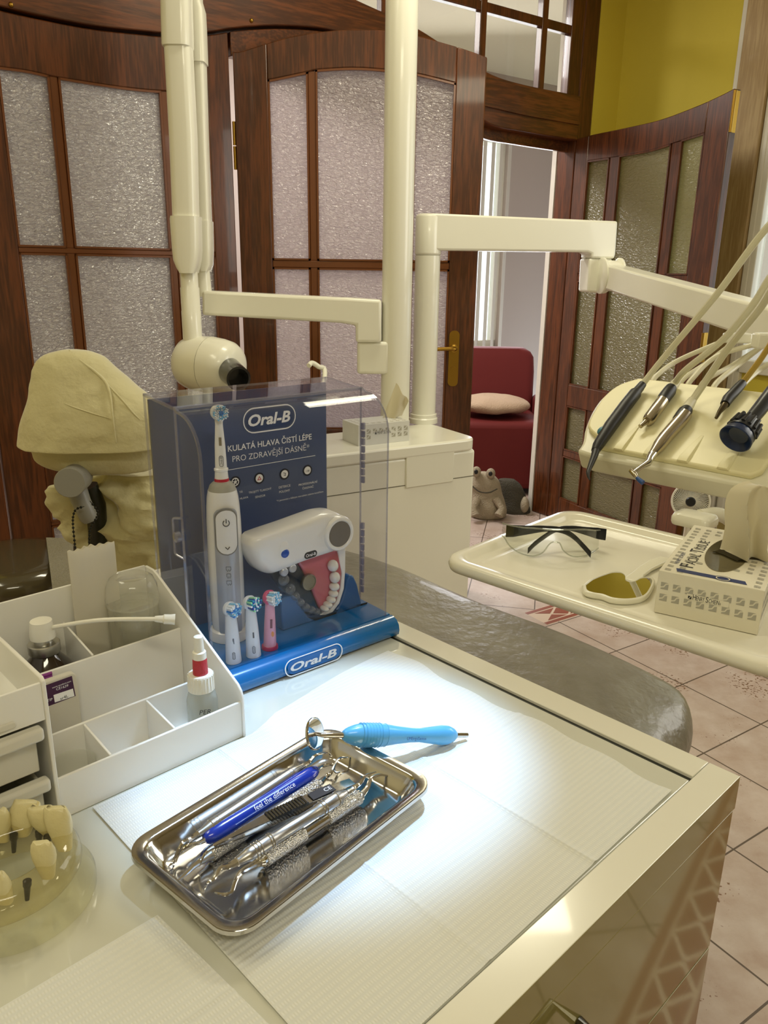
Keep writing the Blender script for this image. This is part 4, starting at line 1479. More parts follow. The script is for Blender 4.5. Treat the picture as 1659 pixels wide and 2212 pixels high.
gs = [dq(x, y, -.012) for x, y in gum_px]
MB().prism(gs, FNT * .009).build('gum', mat('pink gum resin', '#c86f78', .3, coat=.3), demo, bevel=.0025, smooth=40)
sh = [(730, 1186), (748, 1180), (748, 1230), (745, 1272), (735, 1304), (720, 1324), (704, 1330), (690, 1330), (703, 1323), (716, 1317), (730, 1299), (738, 1272), (741, 1240)]
MB().prism([dq(x, y, -.013) for x, y in sh], FNT * .012).build('shell', white, demo, bevel=.0015, smooth=40)
clr = [(584, 1234), (640, 1214), (656, 1232), (672, 1264), (686, 1298), (694, 1318), (702, 1326), (684, 1330), (664, 1324), (640, 1306), (616, 1280), (598, 1256)]
MB().prism([dq(x, y, -.012) for x, y in clr], FNT * .009).build('clear_jaw', clear('smoky clear resin', '#ccd4d8', 1.45, .03, .12, '#8e989c'), demo, bevel=.002, smooth=40)
clrt = clear('clear resin teeth', '#eef1f3', 1.6, .02, .16, '#dfe4e6')
for x, y, r in ((612, 1252, 13), (626, 1272, 12), (637, 1287, 10), (648, 1300, 9), (660, 1310, 8), (672, 1316, 8), (683, 1320, 7)):
    MB().ell(dq(x, y, .001), (r / FPX * .95, .006, r / FPX * .95), (UR, FNT, Z), 16, 10).build('clear_tooth', clrt, demo)
tooth = mat('white tooth enamel', '#e6e4dc', .25, coat=.4, bump=(260, .2, .002))
for x, y, rx, ry in ((717, 1221, 11.5, 13), (721, 1246, 11.5, 12.5), (720, 1266, 11, 9), (718, 1281, 10, 8), (713, 1294, 9.5, 8), (706, 1305, 9, 7.5), (699, 1313, 8, 6)):
    MB().ell(dq(x, y, .002), (rx / FPX * 1.0, .0075, ry / FPX * 1.0), (UR, FNT, Z), 18, 12).build('tooth', tooth, demo)
MB().lathe(dq(664, 1256, .0), FNT, [(0, 0), (0, .0105), (.004, .0105), (.005, .0098), (.005, .0088), (.0042, .0085), (.0042, 0)], 32).build('coin', mat('nickel coin', '#9a988c', .3, 1), demo)
for x, y in ((607, 1232), (625, 1224)):
    MB().lathe(dq(x, y, .004), FNT, [(0, 0), (0, .0052), (.004, .0052), (.005, .004), (.005, 0)], 20).build('pin', silver, demo)
# ------------------------------------------------------------------ white desk organizer with drawers
def milky(name, col, body=.97, tl=.35, rough=.25):
    m = clear(name, '#ffffff', 1.45, rough, body, col)
    for n in m.node_tree.nodes:
        if n.type == 'MIX_SHADER' and n.inputs[1].links and n.inputs[1].links[0].from_node.type == 'BSDF_DIFFUSE':
            n.inputs[0].default_value = tl
    return m


opal = milky('opal white plastic', '#f8f6f0', .985, .13)
opal2 = milky('frosted drawer plastic', '#ebe7da', .97, .2, .3)
oz = TG - TZ
Q = lambda a, b, z: tp(a, b, z + oz)
BR, BM, BLft = .302, .4905, .635
org = thing('desk_organizer', 'white plastic desk organizer with stepped trays on the right and drawers on the left', 'organizer', Q(.45, .46, 0))
t_ = .003
prof = [(.368, .0005), (.368, .044), (.3705, .051), (.376, .0565), (.527, .1285), (.535, .131), (.552, .131), (.554, .129), (.554, .0005)]


def plate_b(b, th, pr, name, m=opal):
    MB().prism([Q(a, b, z) for a, z in pr], TB * th).build(name, m, org, bevel=.0008, smooth=40)


plate_b(BR, t_, prof, 'side_panel')
plate_b(BM - .0035, .0035, [(.366, .0005), (.366, .134), (.37, .137), (.548, .137), (.554, .133), (.554, .0005)], 'partition')
plate_b(BLft - t_, t_, [(.366, .0005), (.366, .137), (.554, .137), (.554, .0005)], 'side_panel')


def plate_a(a, th, b0, b1, z0, z1, name, par=None, m=opal):
    return MB().box(Q(a + th / 2, (b0 + b1) / 2, (z0 + z1) / 2), (th, b1 - b0, z1 - z0), AX).build(name, m, par or org, bevel=.0007)


b0, b1 = BR + t_, BM - .0035
plate_a(.3695, t_, b0, b1, .0005, .040, 'front_wall')
plate_a(.425, t_, b0, b1, .0005, .0475, 'step_wall')
plate_a(.481, t_, b0, b1, .0005, .0800, 'step_wall')
plate_a(.551, t_, b0, BLft - t_, .0005, .1315, 'back_wall')
MB().box(Q(.4615, (b0 + b1) / 2, .002), (.181, b1 - b0, .003), AX).build('bottom', opal, org)
for b_, (a0, a1), z in ((.4375, (.3725, .425), .0405), (.3755, (.3725, .425), .0405), (.3995, (.484, .551), .081)):
    MB().prism([Q(a0, b_, .0035), Q(a0, b_, z), Q(a1, b_, z + (.006 if z < .05 else .012)), Q(a1, b_, .0035)], TB * .0022).build('divider', opal, org, bevel=.0006)
# left half: open tray on top, two drawers below
b0, b1 = BM, BLft - t_
MB().box(Q(.46, (b0 + b1) / 2, .1), (.176, b1 - b0, .003), AX).build('shelf', opal, org)
plate_a(.3665, t_, b0, b1, .1, .1335, 'front_wall')
for z0, z1 in ((.0525, .0975), (.003, .0500)):
    f = MB()
    f.box(Q(.373, (b0 + b1) / 2 + .002, (z0 + z1) / 2 - .002), (.004, b1 - b0 - .012, z1 - z0 - .006), AX)
    f.box(Q(.45, b0 + .0085, (z0 + z1) / 2 - .004), (.15, .003, z1 - z0 - .010), AX)
    f.box(Q(.45, b1 - .0085, (z0 + z1) / 2 - .004), (.15, .003, z1 - z0 - .010), AX)
    f.box(Q(.45, (b0 + b1) / 2, z0 + .002), (.15, b1 - b0 - .017, .003), AX)
    dr = f.build('drawer', opal2, org, bevel=.0012)
    MB().box(Q(.3655, (b0 + b1) / 2 + .001, z1 - .0062), (.011, b1 - b0 - .006, .0115), AX).build('lip', opal2, dr, bevel=.003, segs=3)
tb_ = MB().prism(frame2d(Q(.3645, .528, .1065), TB, Z, rrect(.03, .006, .0029)), TA * .003)
tb_.build('finger_tab', opal2, org, bevel=.001)

# ---------------------------------------------------------------- what stands in the organizer
fl_z = .0042
# pump bottle
am = mat('dark amber glass', '#1d0f08', .08, coat=1)
wpl = mat('white pump plastic', '#e9e6da', .35)
alu = mat('crimped aluminium', '#b9b7b0', .3, 1)
pa = .517
qb_ = meet((97, 1410), tp(pa, 0, oz), TB, Z)[0]
PBz = lambda y: meet((97, y), tp(pa, qb_, oz), TB, Z)[1]
P0 = Q(pa, qb_, fl_z)
pb = thing('pump_bottle', 'dark amber glass bottle with a white spray pump and long thin nozzle in the organizer', 'bottle', P0)
sh_z = PBz(1452)
zc_, zt2_ = PBz(1408) - fl_z, PBz(1388) - fl_z
MB().lathe(P0, Z, [(0, 0), (0, .026), (.002, .0285), (sh_z - fl_z - .004, .0285), (sh_z - fl_z + .003, .0275), (sh_z - fl_z + .011, .020), (zc_ - .001, .0125), (zc_, .012), (zc_, 0)], 48).build('body', am, pb)
MB().lathe(P0, Z, [(zc_, 0), (zc_, .0145), (zc_ + .001, .0152), (zt2_, .0152), (zt2_ + .001, .0142), (zt2_ + .0012, .009), (zt2_ + .009, .0085), (zt2_ + .009, 0)], 40).build('crimp_collar', alu, pb)
zh0, zh1 = zt2_ + .006, PBz(1336) - fl_z
hm_ = MB()
hm_.lathe(P0, Z, [(zh0, 0), (zh0, .0118), (zh0 + .002, .0122), (zh1 - .008, .0112), (zh1 - .001, .0102), (zh1, .008), (zh1, 0)], 36)
hmo = hm_.build('pump_head', wpl, pb)
n1 = P0 + Z * (zh1 - .010)
e1 = at(340, 1337, n1.y - .006); e2_ = at(378, 1338, e1.y + .004)
mid_ = (n1 + e1) / 2 + Z * .004
MB().tube(spline([n1, mid_, e1], 8), .0021, 10).build('nozzle_tube', wpl, pb)
ax_ = (e2_ - e1)
MB().tube([e1 - ax_ * .15, e1, e1 + ax_ * .3, e1 + ax_ * .38, e1 + ax_ * .75, e2_], [.0028, .0032, .0036, .0048, .0048, .0054], 16).build('nozzle_tip', wpl, pb)
# paper bag
bg = MB()
qa0 = .536
lft, rgt = meet((152, 1250), tp(qa0, 0, oz), TB, Z)[0], meet((254, 1250), tp(qa0, 0, oz), TB, Z)[0]
ztop0, ztop1 = meet((152, 1190), tp(qa0, lft, oz), TB, Z)[1], meet((252, 1168), tp(qa0, rgt, oz), TB, Z)[1]


def bag(side):
    def fn(u, w):
        b_ = lft + (rgt - lft) * u
        zt3 = ztop0 + (ztop1 - ztop0) * u + .0016 * noise.noise(V((u * 9, 3, 0))) + .0008 * math.sin(u * 38)
        z_ = .005 + (zt3 - .005) * w
        return Q(qa0 + side * (.0045 * math.sin(math.pi * u) + .0007) * (1 - .5 * w) + .002 * noise.noise(V((u * 3, w * 4, 1))), b_, z_)
    return fn


bg.sheet(bag(1), 40, 12, TA * .0003); bg.sheet(bag(-1), 40, 12, TA * -.0003)
bg.build('paper_bag', milky('white waxed paper', '#efeadb', .97, .35, .6), label='white paper bag with a torn open top standing in the organizer', cat='paper bag', smooth=50)
# clear plastic jar
ja = .5172
jb = meet((288, 1310), tp(ja, 0, oz), TB, Z)[0]
jz = lambda y: meet((291, y), tp(ja, jb, oz), TB, Z)[1] - fl_z
J0 = Q(ja, jb, fl_z)
jw = lambda q: q / FPX * ((J0 - CAM).dot(_fw)) * .93
cup = clear('frosted clear plastic', '#fbfbf8', 1.42, .06, .16, '#fbfaf4')
jar = thing('plastic_jar', 'frosted clear plastic jar with a domed lid standing at the right end of the organizer', 'jar', J0)
MB().lathe(J0, Z, [(0, 0), (0, jw(52)), (.002, jw(54)), (jz(1310), jw(56)), (jz(1298), jw(56)), (jz(1298), jw(54.5)), (jz(1310), jw(54.5)), (.003, jw(52)), (.002, 0)], 48).build('cup', cup, jar)
MB().lathe(J0, Z, [(jz(1300), jw(54)), (jz(1300), jw(58)), (jz(1288), jw(58.5)), (jz(1284), jw(57)), (jz(1262), jw(55)), (jz(1246), jw(47)), (jz(1241), jw(38)), (jz(1243), jw(34)), (jz(1243), 0)], 48).build('lid', cup, jar)
st_ = MB()
for k in range(5):
    z_ = jz(1345) + k * .005
    st_.lathe(J0, Z, [(z_, jw(30)), (z_, jw(42)), (z_ + .0035, jw(43.5)), (z_ + .0035, jw(31))], 36)
st_.lathe(J0, Z, [(.004, 0), (.004, jw(26)), (jz(1310), jw(30)), (jz(1310), 0)], 30)
st_.build('cup_insert', cup, jar)
# hang card box with purple label
ca = .4695
cl_, cr_ = meet((86, 1500), tp(ca, 0, oz), TB, Z)[0], meet((171, 1500), tp(ca, 0, oz), TB, Z)[0]
bcard = thing('tip_box', 'white flat box with a purple label in the middle row of the organizer', 'tip box', Q(ca, (cl_ + cr_) / 2, .005))
ct = meet((150, 1456), tp(ca, 0, oz), TB, Z)[1]
w_ = cl_ + .006 - cr_
mbx = MB().prism(frame2d(Q(ca, (cl_ + .006 + cr_) / 2, (ct + .005) / 2), TB, Z, rrect(w_, ct - .005, .006)), TA * .007)
mbx.build('box', milky('white satin plastic case', '#e6e1d2', .97, .2, .3), bcard, bevel=.0012)
XB = -TB
cp = lambda x, y: (lambda r: Q(ca - .0004, r[0], r[1]))(meet((x, y), tp(ca, 0, oz), TB, Z))
lb_ = MB()
lb_.prism([cp(88, 1484), cp(155, 1460), cp(163, 1503), cp(92, 1530)], TA * .0003)
lab = lb_.build('label_sticker', mat('purple print', '#3f1640', .4), bcard, smooth=0)
tx = MB()
tx.prism([p_ - TA * .0002 for p_ in (cp(115, 1501), cp(157, 1487), cp(160.5, 1503), cp(118, 1517))], TA * .0001, mi=0)
def ctext(body, a, b, mi=0):
    A_1, B_1 = cp(*a), cp(*b)
    X_ = (B_1 - A_1).normalized(); n_ = TA * -1; Y_ = n_.cross(X_).normalized()
    if Y_.z < 0:
        Y_ = -Y_
    tx.text(body, (A_1 + B_1) / 2 - TA * .0004, X_, Y_, width=(B_1 - A_1).length, mi=mi)
ctext('www.spedent.com', (112, 1487), (153, 1472)); ctext('CE1639', (121, 1491), (147, 1482)); ctext('TIP', (101, 1516), (113, 1512)); ctext('sr4L', (130, 1512), (147, 1505), 1)
tx.build('lettering', [pw, dark], lab, smooth=0)
pc = MB()
for k in range(3):
    z_ = ct - .006 + .0035 * k
    pc.tube([Q(ca + .012, cl_ + .004, z_), Q(ca + .012, cl_ - .017, z_)], .0019, 10)
pc.box(Q(ca + .012, cl_ - .0065, ct / 2 - .003), (.006, .018, ct - .012), AX)
pc.build('tip_cap', mat('purple plastic', '#8a3f88', .35), bcard)
# dropper bottle
db = meet((437, 1515), tp(.398, 0, oz), TB, Z)[0]
dz_ = lambda y: meet((437, y), tp(.398, db, oz), TB, Z)[1] - fl_z
D0 = Q(.398, db, fl_z)
dw_ = lambda q: q / FPX * ((D0 - CAM).dot(_fw))
dro = thing('dropper_bottle', 'small clear bottle with white screw cap and red dropper sleeve in the front tray', 'bottle', D0)
MB().lathe(D0, Z, [(0, 0), (0, dw_(30)), (.002, dw_(32.5)), (dz_(1510), dw_(32.5)), (dz_(1496), dw_(29)), (dz_(1488), dw_(25)), (dz_(1484), 0)], 40).build('body', clear('clear bottle plastic', '#eef0ee', 1.5, .04, .35, '#e6e6de'), dro)
cz0, cz1 = dz_(1486), dz_(1452)
cap = MB().lathe(D0, Z, [(cz0, 0), (cz0, dw_(28)), (cz1 - .001, dw_(26.5)), (cz1, dw_(25)), (cz1, 0)], 40)
for k in range(24):
    a_ = k * math.pi / 12
    o_ = V((math.cos(a_), math.sin(a_), 0))
    cap.tube([D0 + o_ * dw_(27.6) + Z * (cz0 + .001), D0 + o_ * dw_(26.8) + Z * (cz1 - .001)], .0005, 5)
cap.build('screw_cap', wpl, dro)
MB().lathe(D0, Z, [(cz1, 0), (cz1, dw_(16)), (dz_(1422), dw_(15)), (dz_(1419), dw_(14)), (dz_(1419), 0)], 28).build('red_sleeve', mat('red soft plastic', '#b8323c', .4, bump=(160, .5, .003)), dro)
MB().lathe(D0, Z, [(dz_(1419), 0), (dz_(1419), dw_(14.5)), (dz_(1405), dw_(14)), (dz_(1403), dw_(10.5)), (dz_(1372), dw_(9.5)), (dz_(1371), dw_(8)), (dz_(1371), 0)], 24).build('dropper_tip', wpl, dro)
tx = MB()
X_ = -TB; fc = (CAM - D0); fc.z = 0; fc.normalize(); X_ = V((-fc.y, fc.x, 0))
for body_, dz0, off in (('PER', dz_(1526), .002), ('NP', dz_(1541), .006)):
    tx.text(body_, D0 + fc * dw_(33) + X_ * off + Z * dz0, X_, Z, height=.0052, shear=.2)
tx.build('lettering', mat('black ink', '#2a2a2c', .6), dro, smooth=0)
# small clear cap
ca_ = .398
cb_ = meet((138, 1650), tp(ca_, 0, oz), TB, Z)[0]
C0 = Q(ca_, min(cb_, BM - .028), fl_z)
MB().lathe(C0, Z, [(0, 0), (0, .0195), (.026, .0205), (.026, .0195), (.002, .0185), (.002, 0)], 40).build('small_cup', cup, label='small frosted clear plastic cup in the front left tray of the organizer', cat='cup')
# white tube in the open top tray
for k, (b_, a_) in enumerate(((.5165, .43), (.531, .462))):
    B0 = Q(a_, b_, .1017)
    MB().lathe(B0, Z, [(0, 0), (0, .0085), (.028, .0088), (.029, .0105), (.040, .0105), (.042, .009), (.042, 0)], 30).build('plastic_vial', wpl, label=['white plastic vial in the front of the open top tray of the organizer', 'white plastic vial at the back of the open top tray of the organizer'][k], cat='vial')

# ------------------------------------------------------------------ clear jaw model with implants
mr = .056
_r = on(0, 1885, TZ) - T0
mc = tp(.3615 - mr, _r.dot(TB))
resin = clear('clear casting resin', '#fdfdf8', 1.42, .02, 0)
jm = thing('jaw_model', 'clear resin jaw model with yellowish teeth and dark implants at the lower left', 'jaw model', V((mc.x, mc.y, TG)))
M0 = V((mc.x, mc.y, TG + .0016))
MB().lathe(M0, Z, [(0, 0), (0, mr * .97), (.002, mr), (.010, mr), (.012, mr * .98), (.012, 0)], 64).build('base', resin, jm)
fw_ = V((M0.x, M0.y, 0)); fw_.normalize()
rgt_ = V((fw_.y, -fw_.x, 0))
U_ = lambda x, y, z: M0 + rgt_ * (x * mr) + fw_ * (y * mr) + Z * z
hs_ = [(-.62, -.52), (-.1, -.60), (.34, -.46), (.62, -.1), (.60, .30), (.36, .60), (-.05, .66), (-.45, .6)]
hp = spline([U_(x, y, .026) for x, y in hs_], 6)
MB().tube(hp, .0145, 16, sx=.85).build('gum_ridge', clear('honey clear resin', '#fbf8ea', 1.42, .04, .08, '#efe6c6'), jm)
ivory = mat('yellowish tooth resin', '#ddd2a2', .35, bump=(150, .3, .003))
for x, y, s_, h_ in ((.52, .42, 1.35, .017), (.64, .14, 1.1, .021), (.22, .64, 1.3, .016), (-.08, .66, 1.2, .017), (.38, -.36, .95, .019), (-.16, -.58, 1.0, .017), (-.46, .6, 1.2, .018), (-.5, -.55, 1.1, .018)):
    c_ = U_(x, y, .036)
    rg = []
    tilt = rgt_ * (.004 * math.sin(x * 9)) + fw_ * (.003 * math.cos(y * 7))
    for f, w, wy in ((-.5, .55, .6), (0, .8, .9), (.35, 1.0, 1.0), (.7, 1.05, .75), (.93, .95, .45), (1.0, .80, .30)):
        rg.append([c_ + tilt * f + V((math.copysign(abs(math.cos(2 * math.pi * k / 16)) ** .7, math.cos(2 * math.pi * k / 16)) * .0085 * s_ * w, math.copysign(abs(math.sin(2 * math.pi * k / 16)) ** .7, math.sin(2 * math.pi * k / 16)) * .0062 * s_ * wy, f * h_ * 1.15 + (.0015 * math.sin(k * 1.9 + x * 5) if f > .9 else 0))) for k in range(16)])
    MB().loft(rg).build('tooth', ivory, jm, smooth=60)
imp = mat('dark titanium', '#26262a', .3, .8)
for x, y in ((.40, .5), (.5, .33), (.44, -.20), (.12, -.52), (-.3, -.6), (.05, .62)):
    c_ = U_(x * .88, y * .88, .016)
    MB().lathe(c_, Z + V((.1, .05, 0)), [(0, 0), (.001, .0016), (.012, .0024), (.013, .003), (.017, .003), (.018, .0015), (.018, 0)], 16).build('implant', imp, jm)
# ------------------------------------------------------------------ dental unit: cabinet, columns, arms
ivo = mat('ivory enamel', '#efedde', .28, coat=.3)
ivo_d = mat('ivory plastic', '#e6e3ce', .35)
seam_m = mat('shadow gap', '#6e6a58', .8)
UZ = .832
Ufr, Ubk, Ufl = on(1029, 946, UZ), on(938, 915, UZ), on(836, 968, UZ)
ue = (Ufr - Ufl); ue.z = 0; ue.normalize()
ub = V((-ue.y, ue.x, 0))
UAX = (ue, ub, Z)
UO = V((Ufr.x, Ufr.y, 0))
UD = .30
UW = .74
up_ = lambda s, d, z: UO + ue * s + ub * d + Z * z      # s negative to the left, d to the back
unit = thing('dental_unit', 'ivory enamelled dental unit cabinet on the floor carrying the columns and arms', 'dental unit', up_(-UW / 2, UD / 2, 0))
mb = MB()
mb.prism([up_(0, 0, .06) + ue * 0, up_(-UW, 0, .06), up_(-UW, UD, .06), up_(0, UD, .06)], Z * (UZ - .10))
mb.build('cabinet_body', ivo, unit, bevel=.012, segs=3)
MB().prism([up_(-.02, .02, .0), up_(-UW + .02, .02, .0), up_(-UW + .02, UD - .02, .0), up_(-.02, UD - .02, .0)], Z * .07).build('plinth', mat('grey plinth', '#8d8a7c', .5), unit)
rc = [(x - UW / 2 + .0, y + UD / 2) for x, y in rrect(UW + .012, UD + .012, .05, 6)]
MB().prism([up_(x, y, UZ - .043) for x, y in rc], Z * .043).build('worktop', ivo, unit, bevel=.008, segs=3, smooth=50)
uf = lambda px: meet(px, up_(0, -.001, 0), ue, Z)
(sa, za), (sb_, zb2) = uf((877, 986)), uf((978, 1040))
MB().box(up_((sa + sb_) / 2, -.001, (za + zb2) / 2), (sb_ - sa, .008, za - zb2), UAX).build('drawer', ivo, unit, bevel=.003)
z_ = uf((930, 1037))[1]
MB().box(up_(-UW / 2, .0005, uf((1000, 1031))[1]), (UW - .002, .002, .003), UAX).build('seam', seam_m, unit, smooth=0)
# short column carrying the swing arm
cz = lambda px, Y: at(px[0], px[1], Y)
c2 = on(914, 912, UZ); Y2 = c2.y
r2_ = 26.5 / FPX * Y2 * .98
top_z = at(925, 500, Y2).z
C2 = V((c2.x, c2.y, 0))
mb = MB()
mb.lathe(C2, Z, [(UZ, 0), (UZ, r2_ * 1.2), (UZ + .018, r2_ * 1.2), (UZ + .022, r2_ * 1.12), (UZ + .034, r2_ * 1.12), (UZ + .036, r2_), (at(925, 552, Y2).z, r2_), (at(925, 552, Y2).z, 0)], 40)
arm1 = mb.build('column', ivo, unit, smooth=40)
# level beam
zt0, zb0 = at(925, 462, Y2).z, at(925, 541, Y2).z
zm, hb_ = (zt0 + zb0) / 2, (zt0 - zb0)
Y3 = Y2 + .16
bend = at(1293, 508, Y3)
b_dir = V((bend.x - C2.x, bend.y - C2.y, 0)); bl3 = b_dir.length; b_dir.normalize(); b_n = V((-b_dir.y, b_dir.x, 0))
BP = lambda s, d, z: V((C2.x, C2.y, z)) + b_dir * s + b_n * d
mb = MB()
mb.lathe(C2, Z, [(at(925, 552, Y2).z, 0), (at(925, 552, Y2).z, r2_ * 1.04), (zt0 - .012, r2_ * 1.04), (zt0, r2_ * .92), (zt0, 0)], 40)
wb = .088
ol = [(-.0, zb0), (.05, zb0), (bl3 - .06, zb0 + .004), (bl3 - .045, zb0 - .002), (bl3 - .045, zb0 - .018), (bl3 + .052, zb0 - .018), (bl3 + .056, zb0), (bl3 + .052, zt0 - .008), (.0, zt0)]
mb.prism([BP(s, -wb / 2, z) for s, z in ol], b_n * wb)
mb.build('beam', ivo, unit, bevel=.008, segs=3, smooth=40)
mb = MB()
jz0, jz1 = zb0 - .018, at(1293, 634, Y3).z
mb.prism([BP(bl3 - .050, -wb * .46, jz0), BP(bl3 + .047, -wb * .46, jz0), BP(bl3 + .047, -wb * .46, jz1 + .01), BP(bl3 + .03, -wb * .46, jz1), BP(bl3 - .045, -wb * .46, jz1 + .006)], b_n * wb * .92)
mb.build('joint_block', ivo, unit, bevel=.008, segs=3, smooth=40)
# sloping spring arm
p0 = at(1318, 596, Y3 - .06)
p1_ = at(1700, 706, 1.98)
ad = (p1_ - p0).normalized(); asd = Z.cross(ad).normalized(); au = ad.cross(asd)
mb = MB()
for off in (-.036, .030):
    mb.lathe(p0 + asd * off - asd * .004, asd, [(0, 0), (0, .062), (.003, .066), (.009, .066), (.012, .062), (.012, 0)], 48)
mb.lathe(p0 - asd * .034, asd, [(0, 0), (0, .056), (.068, .056), (.068, 0)], 40)
mb.build('pivot', ivo, unit, smooth=40)
mb = MB()
L_a = (p1_ - p0).length
mb.prism([p0 + ad * .03 - au * .045 - asd * .034, p0 + ad * L_a - au * .046 - asd * .034, p0 + ad * L_a + au * .040 - asd * .034, p0 + ad * .03 + au * .044 - asd * .034], asd * .068)
mb.build('spring_arm', ivo, unit, bevel=.008, segs=3, smooth=40)

# ------------------------------------------------------------------ instrument console
PA = at(1262, 965, 1.45)
cpd = V((.7071, -.7071, 0)); cq = V((.7071 * .214, .7071 * .214, .114)).normalized(); cn = cpd.cross(cq).normalized()
if cn.z < 0:
    cn = -cn
CP = lambda s, t, n=0: PA + cpd * s + cq * t + cn * n
cm = lambda px, n=0: meet(px, CP(0, 0, n), cpd, cq)
LT = (at(1372, 812, 1.6) - PA).dot(cq)
hoses_m = mat('ivory hose', '#e0dcc4', .45)
console = [cm(p_) for p_ in ((1256, 946), (1262, 915), (1278, 878), (1300, 848), (1330, 826), (1372, 812))]
LT = console[-1][1]
out = [(console[0][0] + .004, -.004)] + [(s, t) for s, t in console] + [(.62, LT), (.62, -.004)]
spo = [(p_.x, p_.y) for p_ in spline([V((s, t, 0)) for s, t in out[:7]], 4)] + [(.62, LT), (.62, -.006), (.02, -.010)]
mb = MB()
mb.prism([CP(s, t, -.052) for s, t in spo], cn * .042)
body = mb.build('console_tray', ivo_d, unit, bevel=.008, segs=3, smooth=50)
pad_m = mat('cream silicone pad', '#ece5ba', .4)
r0_, r1__ = cm((1290, 980), 0), cm((1618, 1022), 0)
mb = MB()
s1 = cm((1640, 1000))[0]
inner = [(p_.x, p_.y) for p_ in spline([V((s, t, 0)) for s, t in [(.02, .008), (.016, .03)] + [(a + .012, b - .006) for a, b in console[1:]]], 4)] + [(s1, LT - .006), (s1 + .012, LT - .012), (s1 + .012, .022), (s1, .006)]
mb.prism([CP(s, t, -.011) for s, t in inner], cn * .012)
pad = mb.build('silicone_pad', pad_m, unit, bevel=.004, segs=3, smooth=50)
# raised lips between the instrument rests
for px in ((1355, 950), (1492, 975), (1570, 1002), (1400, 985)):
    s, t = cm(px)
    m_ = MB()
    m_.loft([[CP(s - w, t0, .0008), CP(s - w * .8, t0, h_), CP(s + w * .8, t0, h_), CP(s + w, t0, .0008)] for t0, w, h_ in ((.006, .010, .005), (.016, .010, .007), (.05, .007, .005), (.085, .003, .0018))])
    m_.build('rest_lip', pad_m, pad, bevel=.002)
# support under the console, going off to the right where the spring arm comes down
mb = MB()
mb.tube([p1_ + ad * .0, p1_ + V((.10, -.05, -.02)), CP(.56, .13, -.11), CP(.56, .13, -.05)], [.04, .04, .04, .045], 20)
mb.build('console_post', ivo, unit)

# handpieces -----------------------------------------------------------------
bronze = mat('warm bright metal', '#b4aa98', .22, 1)
blk = mat('black rubber', '#141416', .45)


def hp_tube(mb, pxs, e, widths, n=18, mi=0):
    """tube lying over the pad at height e above it; pixel points and pixel half-widths"""
    P_ = []
    for (x, y), h_ in zip(pxs, e):
        s, t = cm((x, y), h_)
        P_.append(CP(s, t, h_))
    rr_ = [w / FPX * ((p_ - CAM).dot(_fw)) for p_, w in zip(P_, widths)]
    mb.tube(P_, rr_, n, mi=mi)
    return P_, rr_


def hose(pts, r, name, par, m=None):
    return MB().tube(spline(pts, 8), r, 10).build(name, m or hoses_m, par)


def handpiece(label, loc):
    return thing('dental_handpiece', label, 'handpiece', loc, 'handpieces on the instrument console')


H1 = handpiece('black scaler handpiece with a curved tip, leftmost on the instrument console', CP(*cm((1340, 890)), .01))
m_ = MB()
P_, _ = hp_tube(m_, [(1388, 830), (1382, 838), (1376, 845), (1372, 850), (1350, 878), (1318, 922), (1292, 962), (1286, 974)], [.016] * 8, [8.5, 9.5, 10, 13.5, 14, 14.5, 12, 9])
m_.build('handle', blk, H1)
m_ = MB(); hp_tube(m_, [(1290, 962), (1284, 985), (1276, 1005), (1270, 1020), (1271, 1030), (1274, 1037)], [.016, .016, .018, .020, .020, .018], [9.5, 7.5, 6, 4.5, 3, 1.5]); m_.build('tip', blk, H1)
q_ = cm((1297, 922), .027)
m_ = MB(); A_h = (P_[0] - P_[4]).normalized(); S_h = A_h.cross(cn).normalized()
tcv = (CAM - CP(*q_, .027)).normalized()
m_.ell(CP(*q_, .018) + tcv * .004, (.0105, .0065, .006), (A_h, S_h, cn), 20, 12); m_.build('light_ring', mat('teal light guide', '#3d7a8e', .3), H1)
hose([P_[1], P_[0], at(1440, 765, P_[0].y - .02), at(1545, 640, P_[0].y - .10), at(1700, 450, P_[0].y - .2), at(1860, 420, 1.35), CP(.50, LT + .16, .32), CP(.47, LT - .004, .06), CP(.47, LT - .02, -.0088)], .0062, 'hose', H1)
H2 = handpiece('bare metal motor coupling with black collar, second from the left on the console', CP(*cm((1420, 870)), .01))
m_ = MB(); P_, _ = hp_tube(m_, [(1431, 866), (1424, 876), (1402, 906), (1398, 910)], [.014] * 4, [13.5, 13.5, 13.5, 11]); m_.build('motor', bronze, H2)
m_ = MB(); hp_tube(m_, [(1398, 908), (1392, 914), (1388, 917), (1383, 921)], [.014] * 4, [7, 6, 5, 5]); m_.build('nozzle', bronze, H2)
m_ = MB(); hp_tube(m_, [(1450, 838), (1446, 845), (1436, 858), (1430, 868)], [.014] * 4, [12, 14, 14, 13]); m_.build('collar', blk, H2)
hose([CP(*cm((1440, 850), .014), .014), CP(*cm((1455, 832), .014), .014), at(1480, 800, P_[0].y + .0), at(1560, 735, P_[0].y - .06), at(1625, 660, P_[0].y - .12), at(1690, 570, P_[0].y - .16), at(1800, 520, 1.35), CP(.44, LT + .14, .26), CP(.42, LT - .004, .05), CP(.42, LT - .02, -.0088)], .0062, 'hose', H2)
m_ = MB(); hp_tube(m_, [(1462, 824), (1456, 832), (1449, 841)], [.014] * 3, [9, 10.5, 11]); m_.build('hose_sleeve', hoses_m, H2)
H3 = handpiece('long metal handpiece with an angled head and blue prophy cup, third on the console', CP(*cm((1450, 920)), .01))
m_ = MB(); P_, _ = hp_tube(m_, [(1480, 895), (1470, 908), (1437, 945), (1425, 961), (1412, 978), (1408, 983)], [.016] * 6, [15, 15, 14.5, 14, 9.5, 9]); m_.build('motor', bronze, H3)
